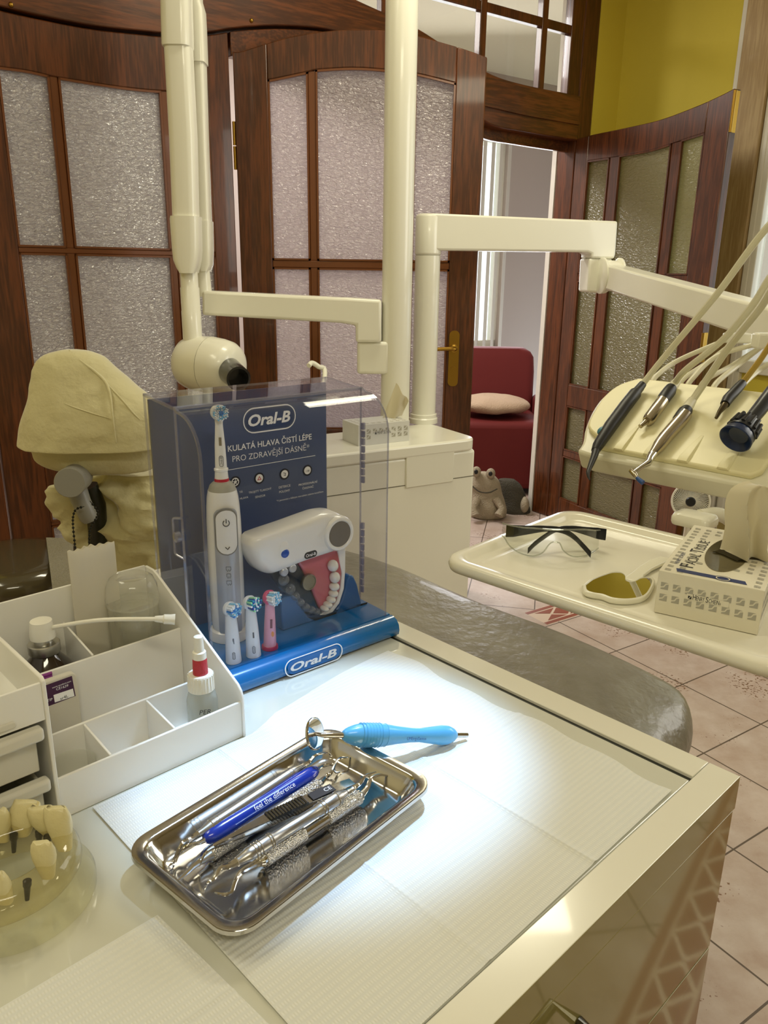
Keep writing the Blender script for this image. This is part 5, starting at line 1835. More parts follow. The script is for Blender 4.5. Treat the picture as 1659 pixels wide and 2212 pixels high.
m_ = MB(); hp_tube(m_, [(1411, 980), (1404, 990), (1400, 1000), (1386, 1008), (1375, 1016), (1368, 1022)], [.016, .017, .019, .021, .022, .022], [9, 8.5, 7.5, 5, 5, 5.5]); nkk = m_.build('contra_angle', chrome, H3)
m_ = MB(); hp_tube(m_, [(1364, 1017), (1372, 1026), (1376, 1032)], [.022, .021, .018], [6.5, 6, 3.5]); m_.build('head', bronze, H3)
m_ = MB(); hp_tube(m_, [(1376, 1032), (1381, 1037), (1389, 1043)], [.018, .017, .015], [4, 5, 5.5]); m_.build('prophy_cup', mat('blue rubber cup', '#1f4a8c', .4), H3)
m_ = MB(); hp_tube(m_, [(1485, 884), (1480, 890), (1473, 899), (1466, 908)], [.016] * 4, [12, 15, 15, 14]); m_.build('collar', blk, H3)
hose([CP(*cm((1478, 888), .016), .016), CP(*cm((1495, 866), .016), .016), at(1530, 815, P_[0].y + .02), at(1578, 745, P_[0].y - .03), at(1640, 668, P_[0].y - .1), at(1700, 590, P_[0].y - .15), at(1820, 560, 1.30), CP(.48, LT + .12, .22), CP(.445, LT - .004, .05), CP(.445, LT - .02, -.006)], .0066, 'hose', H3)
m_ = MB(); hp_tube(m_, [(1496, 864), (1488, 876), (1481, 887)], [.016] * 3, [9, 11, 12]); m_.build('hose_sleeve', hoses_m, H3)
H4 = handpiece('short black turbine coupling with a golden hose on the instrument console', CP(*cm((1585, 850)), .01))
m_ = MB(); P_, _ = hp_tube(m_, [(1604, 827), (1598, 834), (1572, 862), (1566, 873)], [.014] * 4, [9, 10.5, 11.5, 10]); m_.build('coupling', blk, H4)
m_ = MB(); hp_tube(m_, [(1567, 872), (1560, 882), (1554, 890), (1547, 903)], [.014, .014, .013, .011], [8, 6.5, 5, 3.5]); m_.build('nozzle', mat('dark bronze metal', '#5d5340', .3, 1), H4)
hose([CP(*cm((1598, 834), .014), .014), CP(*cm((1608, 822), .014), .014), at(1640, 780, P_[0].y - .01), at(1700, 700, P_[0].y - .04), at(1770, 690, 1.40), CP(.40, LT + .07, .10), CP(.395, LT - .006, .03), CP(.395, LT - .02, -.006)], .0055, 'hose', H4, mat('golden hose', '#b89a44', .3))
H5 = handpiece('black syringe handle with a fluted ring and navy cone at the frame edge', CP(*cm((1600, 930)), .01))
m_ = MB(); P_, _ = hp_tube(m_, [(1720, 790), (1670, 846), (1640, 885), (1618, 912)], [.050, .046, .043, .041], [17, 16.5, 16, 15]); m_.build('handle', mat('charcoal plastic', '#26272c', .35), H5)
ax5 = (P_[3] - P_[2]).normalized()
b5 = P_[3]
rr5 = 30 / FPX * ((b5 - CAM).dot(_fw))
m_ = MB()
m_.lathe(b5, ax5, [(-.004, 0), (-.002, rr5 * .7), (.004, rr5 * .92), (.022, rr5), (.026, rr5 * 1.05), (.030, rr5 * 1.05), (.030, rr5 * .6), (.022, rr5 * .5), (.022, 0)], 40)
for k in range(14):
    a_ = k * 2 * math.pi / 14
    x_ = Z.cross(ax5).normalized(); y_ = ax5.cross(x_)
    o_ = x_ * math.cos(a_) + y_ * math.sin(a_)
    m_.tube([b5 + ax5 * .002 + o_ * rr5 * .92, b5 + ax5 * .024 + o_ * rr5 * 1.02], .0035, 8)
m_.build('fluted_ring', mat('charcoal plastic', '#26272c', .35), H5)
m_ = MB()
m_.lathe(b5 + ax5 * .026, ax5, [(0, 0), (0, rr5 * .9), (.010, rr5 * 1.12), (.020, rr5 * 1.18), (.021, rr5 * 1.1), (.010, rr5 * .7), (.008, 0)], 40)
m_.build('cone', mat('navy plastic', '#10264f', .3), H5)
# loose hoses looping from the back of the console to the arm
hold = at(1592, 730, 1.62)
clipm = MB().box(hold, (.05, .03, .02)).build('hose_clip', ivo, unit, bevel=.004)
for (xa, ya), (xm, ym), (xe, ye), Ye in (((1425, 810), (1470, 776), (1588, 726), 1.62), ((1492, 806), (1530, 782), (1592, 734), 1.62), ((1505, 812), (1548, 770), (1652, 738), 1.58), ((1560, 818), (1598, 786), (1656, 740), 1.58),
                                         ((1612, 828), (1640, 800), (1690, 770), 1.55), ((1535, 814), (1580, 790), (1650, 746), 1.60)):
    sa_, ta_ = cm((xa, ya), -.02)
    a0_ = CP(sa_, min(ta_, LT), -.02)
    hose([a0_, a0_ + cq * .03 + Z * .006, at(xm, ym, (a0_.y + Ye) / 2 + .05), at(xe, ye, Ye)], .0052, 'loop_hose', unit)
MB().box(at(1662, 736, 1.56), (.06, .03, .03)).build('hose_clip', ivo, unit, bevel=.004)

# ------------------------------------------------------------------ bracket table with its tray
KZ = 1.0
KL, KB, KF = on(955, 1205, KZ), on(1196, 1091, KZ), on(1612, 1420, KZ)
kx = (KF - KL).normalized(); ky = V((-kx.y, kx.x, 0))
if ky.dot(KB - KL) < 0:
    ky = -ky
kl, kw = (KF - KL).length + .055, (KB - KL).dot(ky) + .010
kc = KL + kx * (kl / 2 - .006) + ky * (kw / 2 - .004)
kring = lambda d, z, r: frame2d(V((kc.x, kc.y, z)), kx, ky, rrect(kl - 2 * d, kw - 2 * d, r, 8))
tray_m = mat('ivory moulded tray', '#eeeada', .25, coat=.3)
bt = MB()
bt.loft([kring(.012, KZ - .020, .03), kring(.003, KZ - .016, .036), kring(0, KZ - .009, .04), kring(.0015, KZ - .0025, .039), kring(.005, KZ, .036), kring(.018, KZ, .028), kring(.021, KZ - .0015, .026), kring(.026, KZ - .0075, .022), kring(.030, KZ - .009, .019), kring(.045, KZ - .0092, .008), kring(.048, KZ - .0082, .007)])
bto = bt.build('bracket_tray', tray_m, label='large ivory bracket tray with rounded corners carrying glasses and tissues', cat='tray', smooth=50)
KF_ = KZ - .0082
br = MB()
bp_ = on(1500, 1128, KZ + .004)
brx = kx; bry = ky
br.loft([[bp_ + brx * (x * sc_) + bry * (y * sc_) + Z * z for x, y in rrect(.066, .052, .012, 5)] for sc_, z in ((.95, -.004), (1, 0), (1, .008), (.9, .014), (.6, .016))])
brk = br.build('tray_bracket', ivo, unit, smooth=50)
MB().tube(spline([bp_ + bry * .02 + Z * .006, bp_ + bry * .06 + brx * .02 + Z * .004, bp_ + bry * .10 + brx * .08 - Z * .02, CP(.42, .10, -.052)], 6), .012, 14).build('bracket_rod', ivo, brk)

# safety glasses ---------------------------------------------------------------
lens_m = clear('clear polycarbonate', '#f6f7f4', 1.38, .0)
rim_m = clear('polycarbonate edge', '#e9ebe6', 1.7, .03, .22, '#dadcd4')
navy_b = mat('black temple plastic', '#17191f', .3)
G0 = on(1200, 1188, KF_)
gt = lambda x, y, Y_: at(x, y, Y_)
gl_ = thing('safety_glasses', 'clear safety glasses with black temples lying on the bracket tray', 'glasses', V((G0.x, G0.y, KF_)))
lf = on(1190, 1208, KF_ + .001)      # the lens bottoms touch the tray
gx = (on(1312, 1176, KF_) - on(1088, 1166, KF_)); gx.z = 0; gx.normalize(); gy = V((-gx.y, gx.x, 0))
if gy.y < 0:
    gy = -gy
gm = lambda px: meet(px, V((lf.x, lf.y, KF_)), gx, Z)
GP = lambda s, z, d=0: V((lf.x, lf.y, KF_ + .001)) + gx * s + Z * max(z, 0) + gy * d
sl_, sr_ = gm((1090, 1150))[0], gm((1311, 1160))[0]
sm0, hw_g = (sl_ + sr_) / 2, (sr_ - sl_) / 2
curve = lambda s: .036 * ((s - sm0) / hw_g) ** 2 + .018 * ((s - sm0) / hw_g) ** 4


def gpt(px):
    s, z = gm(px)
    for _ in range(4):
        d_ = curve(s)
        s, z = meet(px, V((lf.x, lf.y, KF_)) + gy * d_, gx, Z)
    return V((s, max(z, .0008), 0))


olt = [gpt(p_) for p_ in ((1089, 1133), (1120, 1140), (1155, 1143), (1195, 1146), (1235, 1146), (1270, 1146), (1310, 1143))]
olb = [gpt(p_) for p_ in ((1089, 1162), (1100, 1180), (1120, 1196), (1150, 1203), (1172, 1196), (1183, 1182), (1191, 1174), (1200, 1173), (1210, 1176), (1216, 1190), (1234, 1203), (1260, 1204), (1285, 1192), (1302, 1176), (1309, 1166))]
TT = [(p_.x, p_.y) for p_ in spline(olt, 5)]; BB_ = [(p_.x, p_.y) for p_ in spline(olb, 5)]
ns = 60
lo_g, hi_g = [], []
for i in range(ns + 1):
    s = sl_ + (sr_ - sl_) * i / ns
    lo_g.append((s, min(interp(BB_, s), interp(TT, s) - .002))); hi_g.append((s, interp(TT, s)))
lm = MB()
vs = []
for (s, z0), (_, z1) in zip(lo_g, hi_g):
    for k in range(7):
        z = z0 + (z1 - z0) * k / 6
        vs.append(GP(s, z, curve(s)))
fs = [(i * 7 + k, i * 7 + k + 1, (i + 1) * 7 + k + 1, (i + 1) * 7 + k) for i in range(ns) for k in range(6)]
lm.add(vs, fs); lm.add([v + gy * .0022 for v in vs], [tuple(reversed(f)) for f in fs])
lens = lm.build('lens', lens_m, gl_, smooth=60, recalc=False)
MB().tube([GP(s, z, curve(s) + .001) for s, z in hi_g], .0012, 8).build('brow_edge', rim_m, lens)
MB().tube([GP(s, z, curve(s) + .001) for s, z in lo_g], .0010, 8).build('lower_edge', rim_m, lens)


def temple(pts_px, s_end, name):
    """folded temple behind the lens; (x,y,half height px, depth behind lens)"""
    rings = []
    P_ = []
    for x, y, hh, d_ in pts_px:
        s, z = meet((x, y), V((lf.x, lf.y, KF_ + .001)) + gy * d_, gx, Z)
        P_.append((GP(s, max(z, hh / FPX * 1.15 * .8 + .0006), d_), hh / FPX * 1.15))
    pts = spline([p_ for p_, h_ in P_], 5)
    n = 5
    for i, p_ in enumerate(pts):
        k = min(i / n, len(P_) - 1.001); a = int(k); h_ = P_[a][1] * (1 - k + a) + P_[a + 1][1] * (k - a)
        rings.append([p_ + Z * (h_ * math.sin(t)) + gy * (.0018 * math.cos(t)) for t in [2 * math.pi * j / 10 for j in range(10)]])
    return MB().loft(rings).build(name, navy_b, gl_, smooth=60)


e_d = curve(sl_)
temple([(1093, 1147, 15, e_d), (1110, 1147, 15, e_d + .004), (1140, 1145, 11, e_d - .002), (1180, 1142, 7, e_d - .008), (1215, 1146, 7, e_d - .016), (1240, 1160, 7, .020), (1262, 1182, 7.5, .012), (1276, 1198, 8, .008)], sl_, 'temple')
temple([(1309, 1155, 14, e_d), (1290, 1152, 14, e_d + .008), (1265, 1147, 10, e_d + .010), (1230, 1141, 6, e_d + .008), (1200, 1145, 6, e_d), (1175, 1160, 6.5, .034), (1155, 1175, 7, .020), (1140, 1190, 7.5, .012)], sr_, 'temple')

# hand mirror ------------------------------------------------------------------
hmr = [(1257, 1270), (1275, 1256), (1300, 1246), (1320, 1240), (1340, 1240), (1350, 1247), (1352, 1258), (1368, 1262), (1385, 1254), (1400, 1252), (1411, 1254), (1414, 1262), (1408, 1278), (1398, 1292), (1380, 1300), (1350, 1303), (1320, 1300), (1298, 1292), (1275, 1288), (1260, 1282)]
hmp = [on(x, y, KF_ + .004) for x, y in hmr]
hmp = [V((p_.x, p_.y, 0)) for p_ in spline(hmp + [hmp[0]], 4)[:-1]]
cc_ = sum(hmp, V()) / len(hmp)
hmir = thing('hand_mirror', 'white cloverleaf hand mirror lying on the bracket tray beside the tissue box', 'hand mirror', V((cc_.x, cc_.y, KF_)))
def sc_ring(k, z):
    return [cc_ + (p_ - cc_) * k + Z * z for p_ in hmp]
MB().loft([sc_ring(.96, KF_ + .0008), sc_ring(1.0, KF_ + .003), sc_ring(1.0, KF_ + .007), sc_ring(.97, KF_ + .0085), sc_ring(.91, KF_ + .0085), sc_ring(.905, KF_ + .007)]).build('rim', mat('white mirror plastic', '#e9e6d4', .3), hmir, smooth=50)
MB().loft([sc_ring(.905, KF_ + .0071), sc_ring(.905, KF_ + .0078)]).build('mirror_glass', mat('mirror', '#e4e4e4', .01, 1), hmir, smooth=0)
hh = [on(x, y, KF_ + .006) for x, y in ((1366, 1256), (1378, 1240), (1396, 1226), (1418, 1214), (1440, 1206))]
wdd = [.013, .008, .0085, .010, .009]
sd_ = (hh[-1] - hh[0]).normalized(); sdn = V((-sd_.y, sd_.x, 0))
MB().loft([[p_ + sdn * w - Z * .004, p_ + sdn * w + Z * .0015, p_ - sdn * w + Z * .0015, p_ - sdn * w - Z * .004] for p_, w in zip(hh, wdd)]).build('handle', mat('white mirror plastic', '#e9e6d4', .3), hmir, bevel=.0015)

# tissue boxes -----------------------------------------------------------------
card = mat('white card', '#e3ddc8', .5)
greyp = mat('pale grey print', '#a9a596', .5)
navyp = mat('dark navy ink', '#1b2f66', .45)
blackp = mat('black ink print', '#1d1d22', .45)


def tissue_box(O, X, Y_, w, d, h_, label, detail=True, mcard=card):
    """O = near left bottom corner, X along the front, Y to the back"""
    root = thing('tissue_box', label, 'tissue box', O + X * (w / 2) + Y_ * (d / 2))
    P = lambda a, b, z: O + X * a + Y_ * b + Z * z
    bx_ = MB().prism([P(0, 0, 0), P(w, 0, 0), P(w, d, 0), P(0, d, 0)], Z * h_).build('carton', mcard, root, bevel=.0008)
    pr = MB()
    nf = -Y_
    def sq(c, Xa, Ya, n, s):
        k = [(-.5, -.5), (-.12, -.5), (.06, .06), (.5, .22), (.5, .5), (.12, .5), (-.06, -.06), (-.5, -.22)]
        pr.add([c + (Xa * x + Ya * y) * s + n * .0003 for x, y in ((-.5, -.12), (-.14, -.02), (.10, .40), (.5, .5), (-.5, .5))], [(0, 1, 2, 3, 4)], 0)
        pr.add([c + (Xa * x + Ya * y) * s + n * .0003 for x, y in ((-.5, -.5), (.5, -.5), (.5, .30), (.20, .22), (-.04, -.2), (-.5, -.34))], [(0, 1, 2, 3, 4, 5)], 0)
    n_ = 8
    pitch = w / (n_ + .25)
    s_ = pitch * .62
    for r_ in range(2):
        for k in range(n_):
            if r_ == 1 and k in (2, 3, 4) and detail is False:
                continue
            sq(P(pitch * (k + .62), 0, h_ * (.66 - .27 * r_)), X, Z, nf, s_)
    for r_ in range(2):
        for k in range(int(d / pitch)):
            sq(P(w, pitch * (k + .62), h_ * (.66 - .27 * r_)), Y_, Z, X, s_)
    # logo line on the front
    cx, cz_ = P(w * .52, 0, h_ * .535), .535
    pr.prism([p_ + nf * .00035 for p_ in (P(w * .30, 0, h_ * .47), P(w * .70, 0, h_ * .47), P(w * .70, 0, h_ * .60), P(w * .30, 0, h_ * .60))], nf * .0001, 3)
    pr.add([P(w * .315 + dx_, 0, h_ * .485 + dz) + nf * .0006 for dx_, dz in ((0, 0), (w * .034, 0), (w * .034, w * .034), (0, w * .034))], [(0, 1, 2, 3)], 2)
    pr.tube([P(w * .317, 0, h_ * .49) + nf * .0006, P(w * .331, 0, h_ * .51) + nf * .0006, P(w * .335, 0, h_ * .54) + nf * .0006, P(w * .347, 0, h_ * .55) + nf * .0006], .0004, 5, mi=3)
    x_ = w * .357
    for body_, hh_, ww in (('H', .0072, .030), ('ENRY', .0056, .078), ('S', .0072, .024), ('CHEIN', .0056, .100), ('®', .003, .012)):
        gap = .012 if body_ == 'S' else .004
        x_ += gap * w
        pr.text(body_, P(x_, 0, h_ * .487) + nf * .0006, X, Z, width=ww * w, height=hh_ * w / .116, mi=2, align='LEFT')
        x_ += ww * w
    # top: pattern, blue band, words, opening
    for r_ in range(int(d / pitch)):
        for k in range(n_):
            b_ = pitch * (r_ + .6); a_ = pitch * (k + .62)
            if .30 * d < b_ < .82 * d and .22 * w < a_ < .80 * w:
                continue
            if b_ < .2 * d and .2 * w < a_ < .92 * w and detail:
                continue
            sq(P(a_, b_, h_), X, Y_, Z, s_ * .8)
    if detail:
        pr.prism([P(w * .165, d * .035, h_ + .0003), P(w * .83, d * .035, h_ + .0003), P(w * .80, d * .085, h_ + .0003), P(w * .14, d * .085, h_ + .0003)], Z * .0001, 1)
        for r_o in (.085, .068, .05):
            ringband(pr, frame2d(P(w * .60, d * .06, h_ + .0006), X, Y_, [(r_o * w * math.cos(t), r_o * w * .8 * math.sin(t)) for t in [2 * math.pi * j / 32 for j in range(32)]]),
                     frame2d(P(w * .60, d * .06, h_ + .0006), X, Y_, [((r_o - .011) * w * math.cos(t), (r_o - .011) * w * .8 * math.sin(t)) for t in [2 * math.pi * j / 32 for j in range(32)]]), Z * .0001, 3 if r_o == .068 else 1)
        pr.text('HENRY SCHEIN', P(w * .13, d * .16, h_ + .0004), Y_, -X, width=d * .22, mi=1, align='LEFT')
        x_ = d * .13
        for body_, hh_, ww in (('F', .017, .055), ('ACIAL', .0125, .20), ('T', .017, .06), ('ISSUE', .0125, .19)):
            x_ += (.03 if body_ == 'T' else .006) * d
            pr.text(body_, P(w * .285, x_, h_ + .0004), Y_, -X, width=ww * d, height=hh_, mi=2, align='LEFT')
            x_ += ww * d
        pr.text('100 sheets', P(w * .96, d * .52, h_ + .0004), Y_, -X, width=d * .20, mi=1, align='LEFT')
    pr.build('print', [greyp, navyp, blackp, mcard], bx_, smooth=0, recalc=False)
    return root, P


b0_ = on(1412, 1322, KF_ + .0008); b1_ = on(1634, 1372, KF_ + .0008)
bX = (b1_ - b0_).normalized(); bY = V((-bX.y, bX.x, 0))
if bY.y < 0:
    bY = -bY
TW_, TD_, TH_ = (b1_ - b0_).length * 1.01, .215, .0565
tb1, TP = tissue_box(b0_, bX, bY, TW_, TD_, TH_, 'white tissue box with navy band and grey squares on the bracket tray')
op = MB()
op.prism(frame2d(TP(TW_ * .52, TD_ * .50, TH_ + .0004), bX, bY, [(TW_ * .21 * math.cos(t), TD_ * .34 * math.sin(t)) for t in [2 * math.pi * j / 40 for j in range(40)]]), Z * .0004)
op.build('opening_film', clear('cellophane', '#d8d3be', 1.7, .1, .35, '#8f8768'), tb1, smooth=0)
tis_m = milky('soft paper tissue', '#ece5cc', .97, .4, .8)


def tissue(pxrows, Y_, name, label):
    """pulled-up tissue: a pleated sheet; rows of (y, xl, xr) from its foot to its top"""
    rows = spline(pxrows, 3)

    def fn(u, w):
        y, a, b = rows[min(len(rows) - 1, int(round(w * (len(rows) - 1))))]
        p_ = at(a + (b - a) * u, y, Y_)
        amp = .010 + .016 * math.sin(math.pi * min(1, w * 1.1))
        d_ = amp * (abs(math.sin(math.pi * (2.2 * u + .55 * w + .2))) - .5) + .006 * noise.noise(V((u * 5, w * 4, 2)))
        d_ -= .03 * math.sin(math.pi * u)
        q_ = p_ + V((0, d_, .004 * noise.noise(V((u * 8, w * 3, 7)))))
        q_.z = max(q_.z, KF_ + TH_ + .003)
        return q_
    return MB().sheet(fn, 44, len(rows) - 1, V((0, .0012, 0))).build(name, tis_m, label=label, cat='tissue', smooth=45)


tY = TP(TW_ * .5, TD_ * .48, TH_).y
tissue([(1262, 1536, 1600), (1245, 1532, 1636), (1225, 1548, 1652), (1200, 1562, 1656), (1170, 1572, 1650), (1140, 1576, 1656), (1110, 1574, 1672), (1085, 1575, 1680), (1060, 1584, 1686), (1045, 1605, 1672), (1040, 1620, 1660)], tY + .005, 'paper_tissue', 'crumpled white tissue pulled up out of the box on the bracket tray')

# second tissue box, on the dental unit
q_ = on(790, 962, UZ); q1_ = on(884, 952, UZ)
b2X = ue; 
d0_ = (q1_ - V((0, 0, 0)))
w2b = .20
o2 = on(884, 952, UZ) - ue * w2b
tissue_box(o2, ue, ub, w2b, .115, on(884, 952, UZ).y * 46 / FPX * .98, 'white tissue box with grey print standing at the foot of the tall white pole', False, mat('bluish white card', '#d9d8d2', .5))
t2 = at(838, 905, o2.y + .06)
sh = MB()
ta_, tb__, tc_, td_ = at(826, 905, q1_.y + .03), at(868, 900, q1_.y + .05), at(883, 868, q1_.y + .02), at(856, 828, q1_.y + .06)


def tfn(u, w):
    p_ = (ta_ * (1 - u) + tb__ * u) * (1 - w) + (td_ * (1 - u) + tc_ * u) * w
    return p_ + V((0, .012 * math.sin(u * 7 + w * 2), .004 * math.sin(u * 9)))


sh.sheet(tfn, 16, 10, V((0, .001, 0)))
sh.build('paper_tissue', tis_m, label='folded white tissue sticking out of the box beside the tall white pole', cat='tissue', smooth=60)

# spittoon spout
MB().tube(spline([up_(-.56, .12, UZ - .01), up_(-.56, .12, UZ + .10), at(702, 806, 2.75), at(688, 792, 2.75), at(674, 784, 2.74), at(667, 790, 2.72)], 6), [.0085] * 31, 14).build('spittoon_spout', ivo, unit)
# ------------------------------------------------------------------ pole with the x-ray arm
XY = 2.86
PX = lambda x, y, Y=XY: at(x, y, Y)
pc_ = PX(860, 480); prd = 31.5 / FPX * XY * .985
xr = thing('xray_unit', 'tall white floor to ceiling pole with a jointed x-ray arm and rounded head', 'x-ray unit', V((pc_.x, pc_.y, UZ)))
MB().lathe(V((pc_.x, pc_.y, 0)), Z, [(UZ + .001, 0), (UZ + .001, prd), (CEIL - .002, prd), (CEIL - .002, 0)], 48).build('pole', ivo, xr, smooth=40)
# bracket on the pole and the level arm
BXA = (V((1, 0, 0)), V((0, 1, 0)), Z)


def pxbox(mb, x0, y0, x1, y1, Y, d):
    p, q = at(x0, (y0 + y1) / 2, Y), at(x1, (y0 + y1) / 2, Y)
    zt, zb = at((x0 + x1) / 2, y0, Y).z, at((x0 + x1) / 2, y1, Y).z
    mb.box(V(((p.x + q.x) / 2, Y + d / 2, (zt + zb) / 2)), (abs(q.x - p.x), d, abs(zt - zb)))
    return mb


pxbox(MB(), 771, 738, 842, 809, XY - .045, .10).build('pole_bracket', ivo, xr, bevel=.012, segs=3)
am_ = MB()
pa, pb_ = at(428, 657, XY - .03), at(822, 672, XY - .04)
p2_ = at(760, 670, XY - .04)
zt, zb = lambda x, y: at(x, y, XY - .035).z, None
prof_t = [(428, 628), (735, 643), (745, 642), (824, 647)]
prof_b = [(768, 708), (768, 703), (735, 698), (428, 681)]
pts = [at(x, y, XY - .06) for x, y in ((436, 628), (735, 643), (745, 643), (824, 648), (824, 740), (768, 740), (768, 703), (735, 698), (436, 681))]
am_.prism(pts, V((0, .085, 0)))
am_.build('level_arm', ivo, xr, bevel=.010, segs=3, smooth=40)
# two parallel upright arms
def upright(name, xs, d0, dd, Y):
    """xs = list of (y, xl, xr)"""
    rings = []
    for y, a, b in xs:
        p, q = at(a, y, Y), at(b, y, Y)
        c = (p + q) / 2; w = (q - p).length
        rings.append(frame2d(c, V((1, 0, 0)), V((0, 1, 0)), [(x, z + d0) for x, z in rrect(w, dd, min(w, dd) * .28, 4)]))
    return MB().loft(rings).build(name, ivo, xr, smooth=40)


upright('upper_sleeve', [(-160, 344, 405), (-60, 350, 410), (100, 354, 415), (104, 355, 414)], 0, .10, XY - .12)
upright('front_upright', [(102, 358, 414), (300, 369, 424), (474, 376, 428)], 0, .085, XY - .12)
upright('lower_sleeve', [(468, 372, 433), (474, 371, 433), (540, 376, 434), (562, 379, 432), (578, 386, 428), (590, 394, 424)], 0, .10, XY - .12)
upright('rear_upper_sleeve', [(-160, 398, 426), (0, 410, 434), (24, 414, 441), (60, 416, 443), (138, 418, 446)], 0, .08, XY - .015)
upright('rear_upright', [(134, 420, 443), (300, 426, 448), (484, 430, 455)], 0, .07, XY - .015)
upright('rear_lower_sleeve', [(478, 428, 457), (540, 430, 458), (572, 432, 457), (586, 436, 452)], 0, .085, XY - .015)
hx = at(412, 660, XY - .12)
r_ = 20.5 / FPX * (XY - .12) * .98
z0, z1 = at(412, 745, XY - .12).z, at(412, 588, XY - .12).z
MB().lathe(V((hx.x, hx.y, 0)), Z, [(z0, 0), (z0, r_), (at(412, 672, XY - .12).z, r_), (at(412, 671, XY - .12).z, r_ * .97), (at(412, 622, XY - .12).z, r_ * .97), (at(412, 620, XY - .12).z, r_ * .9), (z1, r_ * .9), (z1, 0)], 36).build('head_stem', ivo, xr, smooth=40)
hx2 = at(438, 610, XY - .02)
MB().lathe(V((hx2.x, hx2.y, 0)), Z, [(at(438, 640, XY).z, 0), (at(438, 640, XY).z, .03), (at(438, 582, XY).z, .026), (at(438, 582, XY).z, 0)], 28).build('arm_joint', ivo, xr, smooth=40)
# head
hc_ = at(448, 788, XY - .13)
hax = V((.90, -.42, -.04)).normalized()
k_ = (XY - .13) / FPX
hd = MB()
hd.lathe(hc_, hax, [(-.104, 0), (-.104, 38 * k_), (-.100, 44 * k_), (-.088, 51 * k_), (-.066, 56 * k_), (-.03, 59 * k_), (.018, 60 * k_), (.018, 0)], 56)
xh = hd.build('head_rear', ivo, xr, smooth=60)
hd = MB().lathe(hc_, hax, [(.016, 0), (.016, 58 * k_), (.021, 58 * k_), (.021, 0)], 56)
hd.build('head_seam', blk, xr)
hd = MB().lathe(hc_, hax, [(.020, 0), (.020, 60 * k_), (.06, 58 * k_), (.092, 54 * k_), (.112, 46 * k_), (.124, 32 * k_), (.128, 0)], 56)
hd.build('head_front', ivo, xr, smooth=60)
cx0 = at(502, 806, XY - .24)
cax = V((.42, -.86, -.12)).normalized()
MB().lathe(cx0, cax, [(-.04, .0), (-.04, .043), (.075, .040), (.076, .033), (.02, .033), (.02, 0)], 40).build('cone', mat('smoked black plastic', '#1b1c1e', .2, coat=.4), xr, smooth=40)

# ------------------------------------------------------------------ dental chair
cloth = milky('yellowish nonwoven cover', '#e2daae', .985, .28, .9)
_nt = cloth.node_tree
_tc = _nt.nodes.new('ShaderNodeTexCoord'); _n = _nt.nodes.new('ShaderNodeTexNoise'); _n.inputs['Scale'].default_value = 22; _n.inputs['Detail'].default_value = 5
_b = _nt.nodes.new('ShaderNodeBump'); _b.inputs['Strength'].default_value = .5; _b.inputs['Distance'].default_value = .02
_nt.links.new(_tc.outputs['Object'], _n.inputs['Vector']); _nt.links.new(_n.outputs[0], _b.inputs['Height'])
for n_ in list(_nt.nodes):
    if n_.type in ('BSDF_DIFFUSE', 'BSDF_TRANSLUCENT'):
        _nt.links.new(_b.outputs[0], n_.inputs['Normal'])
greyk = mat('warm grey plastic', '#67624f', .4)
HY = 1.82
chair = thing('dental_chair', 'dental chair with yellowish covered headrest and backrest and grey plastic over its legrest', 'dental chair', V((.1, 1.75, 0)))
blob_m = MB()
hood = [(755, 140, 168), (758, 122, 186), (766, 100, 205), (780, 89, 226), (800, 82, 250), (822, 77, 275), (850, 69, 308), (880, 60, 338), (912, 54, 352), (940, 52, 356), (956, 51, 358), (959, 53, 356)]
blob(blob_m, hood, HY, .62, 80, .0075, 6, sq=.82)


def hood_at(x, y, e=.002):
    cl = interp([(r[0], r[1]) for r in hood], y); cr = interp([(r[0], r[2]) for r in hood], y)
    p, q = at(cl, y, HY), at(cr, y, HY)
    c, hw = (p + q) / 2, (q - p).length / 2
    X_ = at(x, y, HY - hw * .45)
    k = min(.98, abs(X_.x - c.x) / hw)
    ca = k ** (1 / .82); sa_ = math.sqrt(max(0, 1 - ca * ca)) ** .82
    d_ = hw * .62 * sa_
    return at(x, y, HY - d_ - e)


for pts, r_ in ((((150, 757), (172, 778), (205, 803), (228, 826), (238, 855), (243, 900), (250, 950), (252, 957)), .0028), (((228, 826), (262, 862), (300, 905), (345, 938)), .0016), (((96, 846), (140, 872), (190, 890), (240, 905)), .0013)):
    P_ = spline([hood_at(x, y, .0) for x, y in pts], 8)
    n_ = len(P_)
    blob_m.tube(P_, [.0006 + r_ * math.sin(math.pi * min(1, .15 + .85 * k / (n_ - 1))) for k in range(n_)], 8)
blob_m.build('headrest_cover', cloth, chair, smooth=70)
blob_m = MB()
blob(blob_m, [(940, 80, 340), (958, 73, 336), (978, 80, 334), (998, 92, 330), (1010, 118, 322), (1016, 150, 300)], HY + .02, .55, 60, .008, 10)
blob_m.build('headrest_lining', cloth, chair, smooth=70)
# knob and stem of the headrest joint
kn = at(153, 1041, HY - .12)
kax = (V((.18, -.95, .10))).normalized()
kr = 33 / FPX * (HY - .12) * 1.02
MB().lathe(kn, kax, [(-.085, 0), (-.085, kr * .98), (-.012, kr * .98), (-.010, kr * .94), (-.006, kr * .94), (-.004, kr), (.012, kr), (.015, kr * .96), (.015, 0)], 44).build('headrest_knob', greyk, chair, smooth=40)
st_ = [at(160, 1045, HY - .04), at(176, 1085, HY - .05), at(192, 1118, HY - .06), at(196, 1126, HY - .06)]
MB().tube(st_, [.026, .022, .021, .016], 24).build('headrest_stem', greyk, chair, smooth=60)
MB().tube([at(190, 1050, HY + .03), at(207, 1090, HY + .04), at(212, 1150, HY + .06), at(212, 1300, HY + .06)], .024, 20).build('neck_bar', mat('near black satin', '#1c1f18', .3), chair)
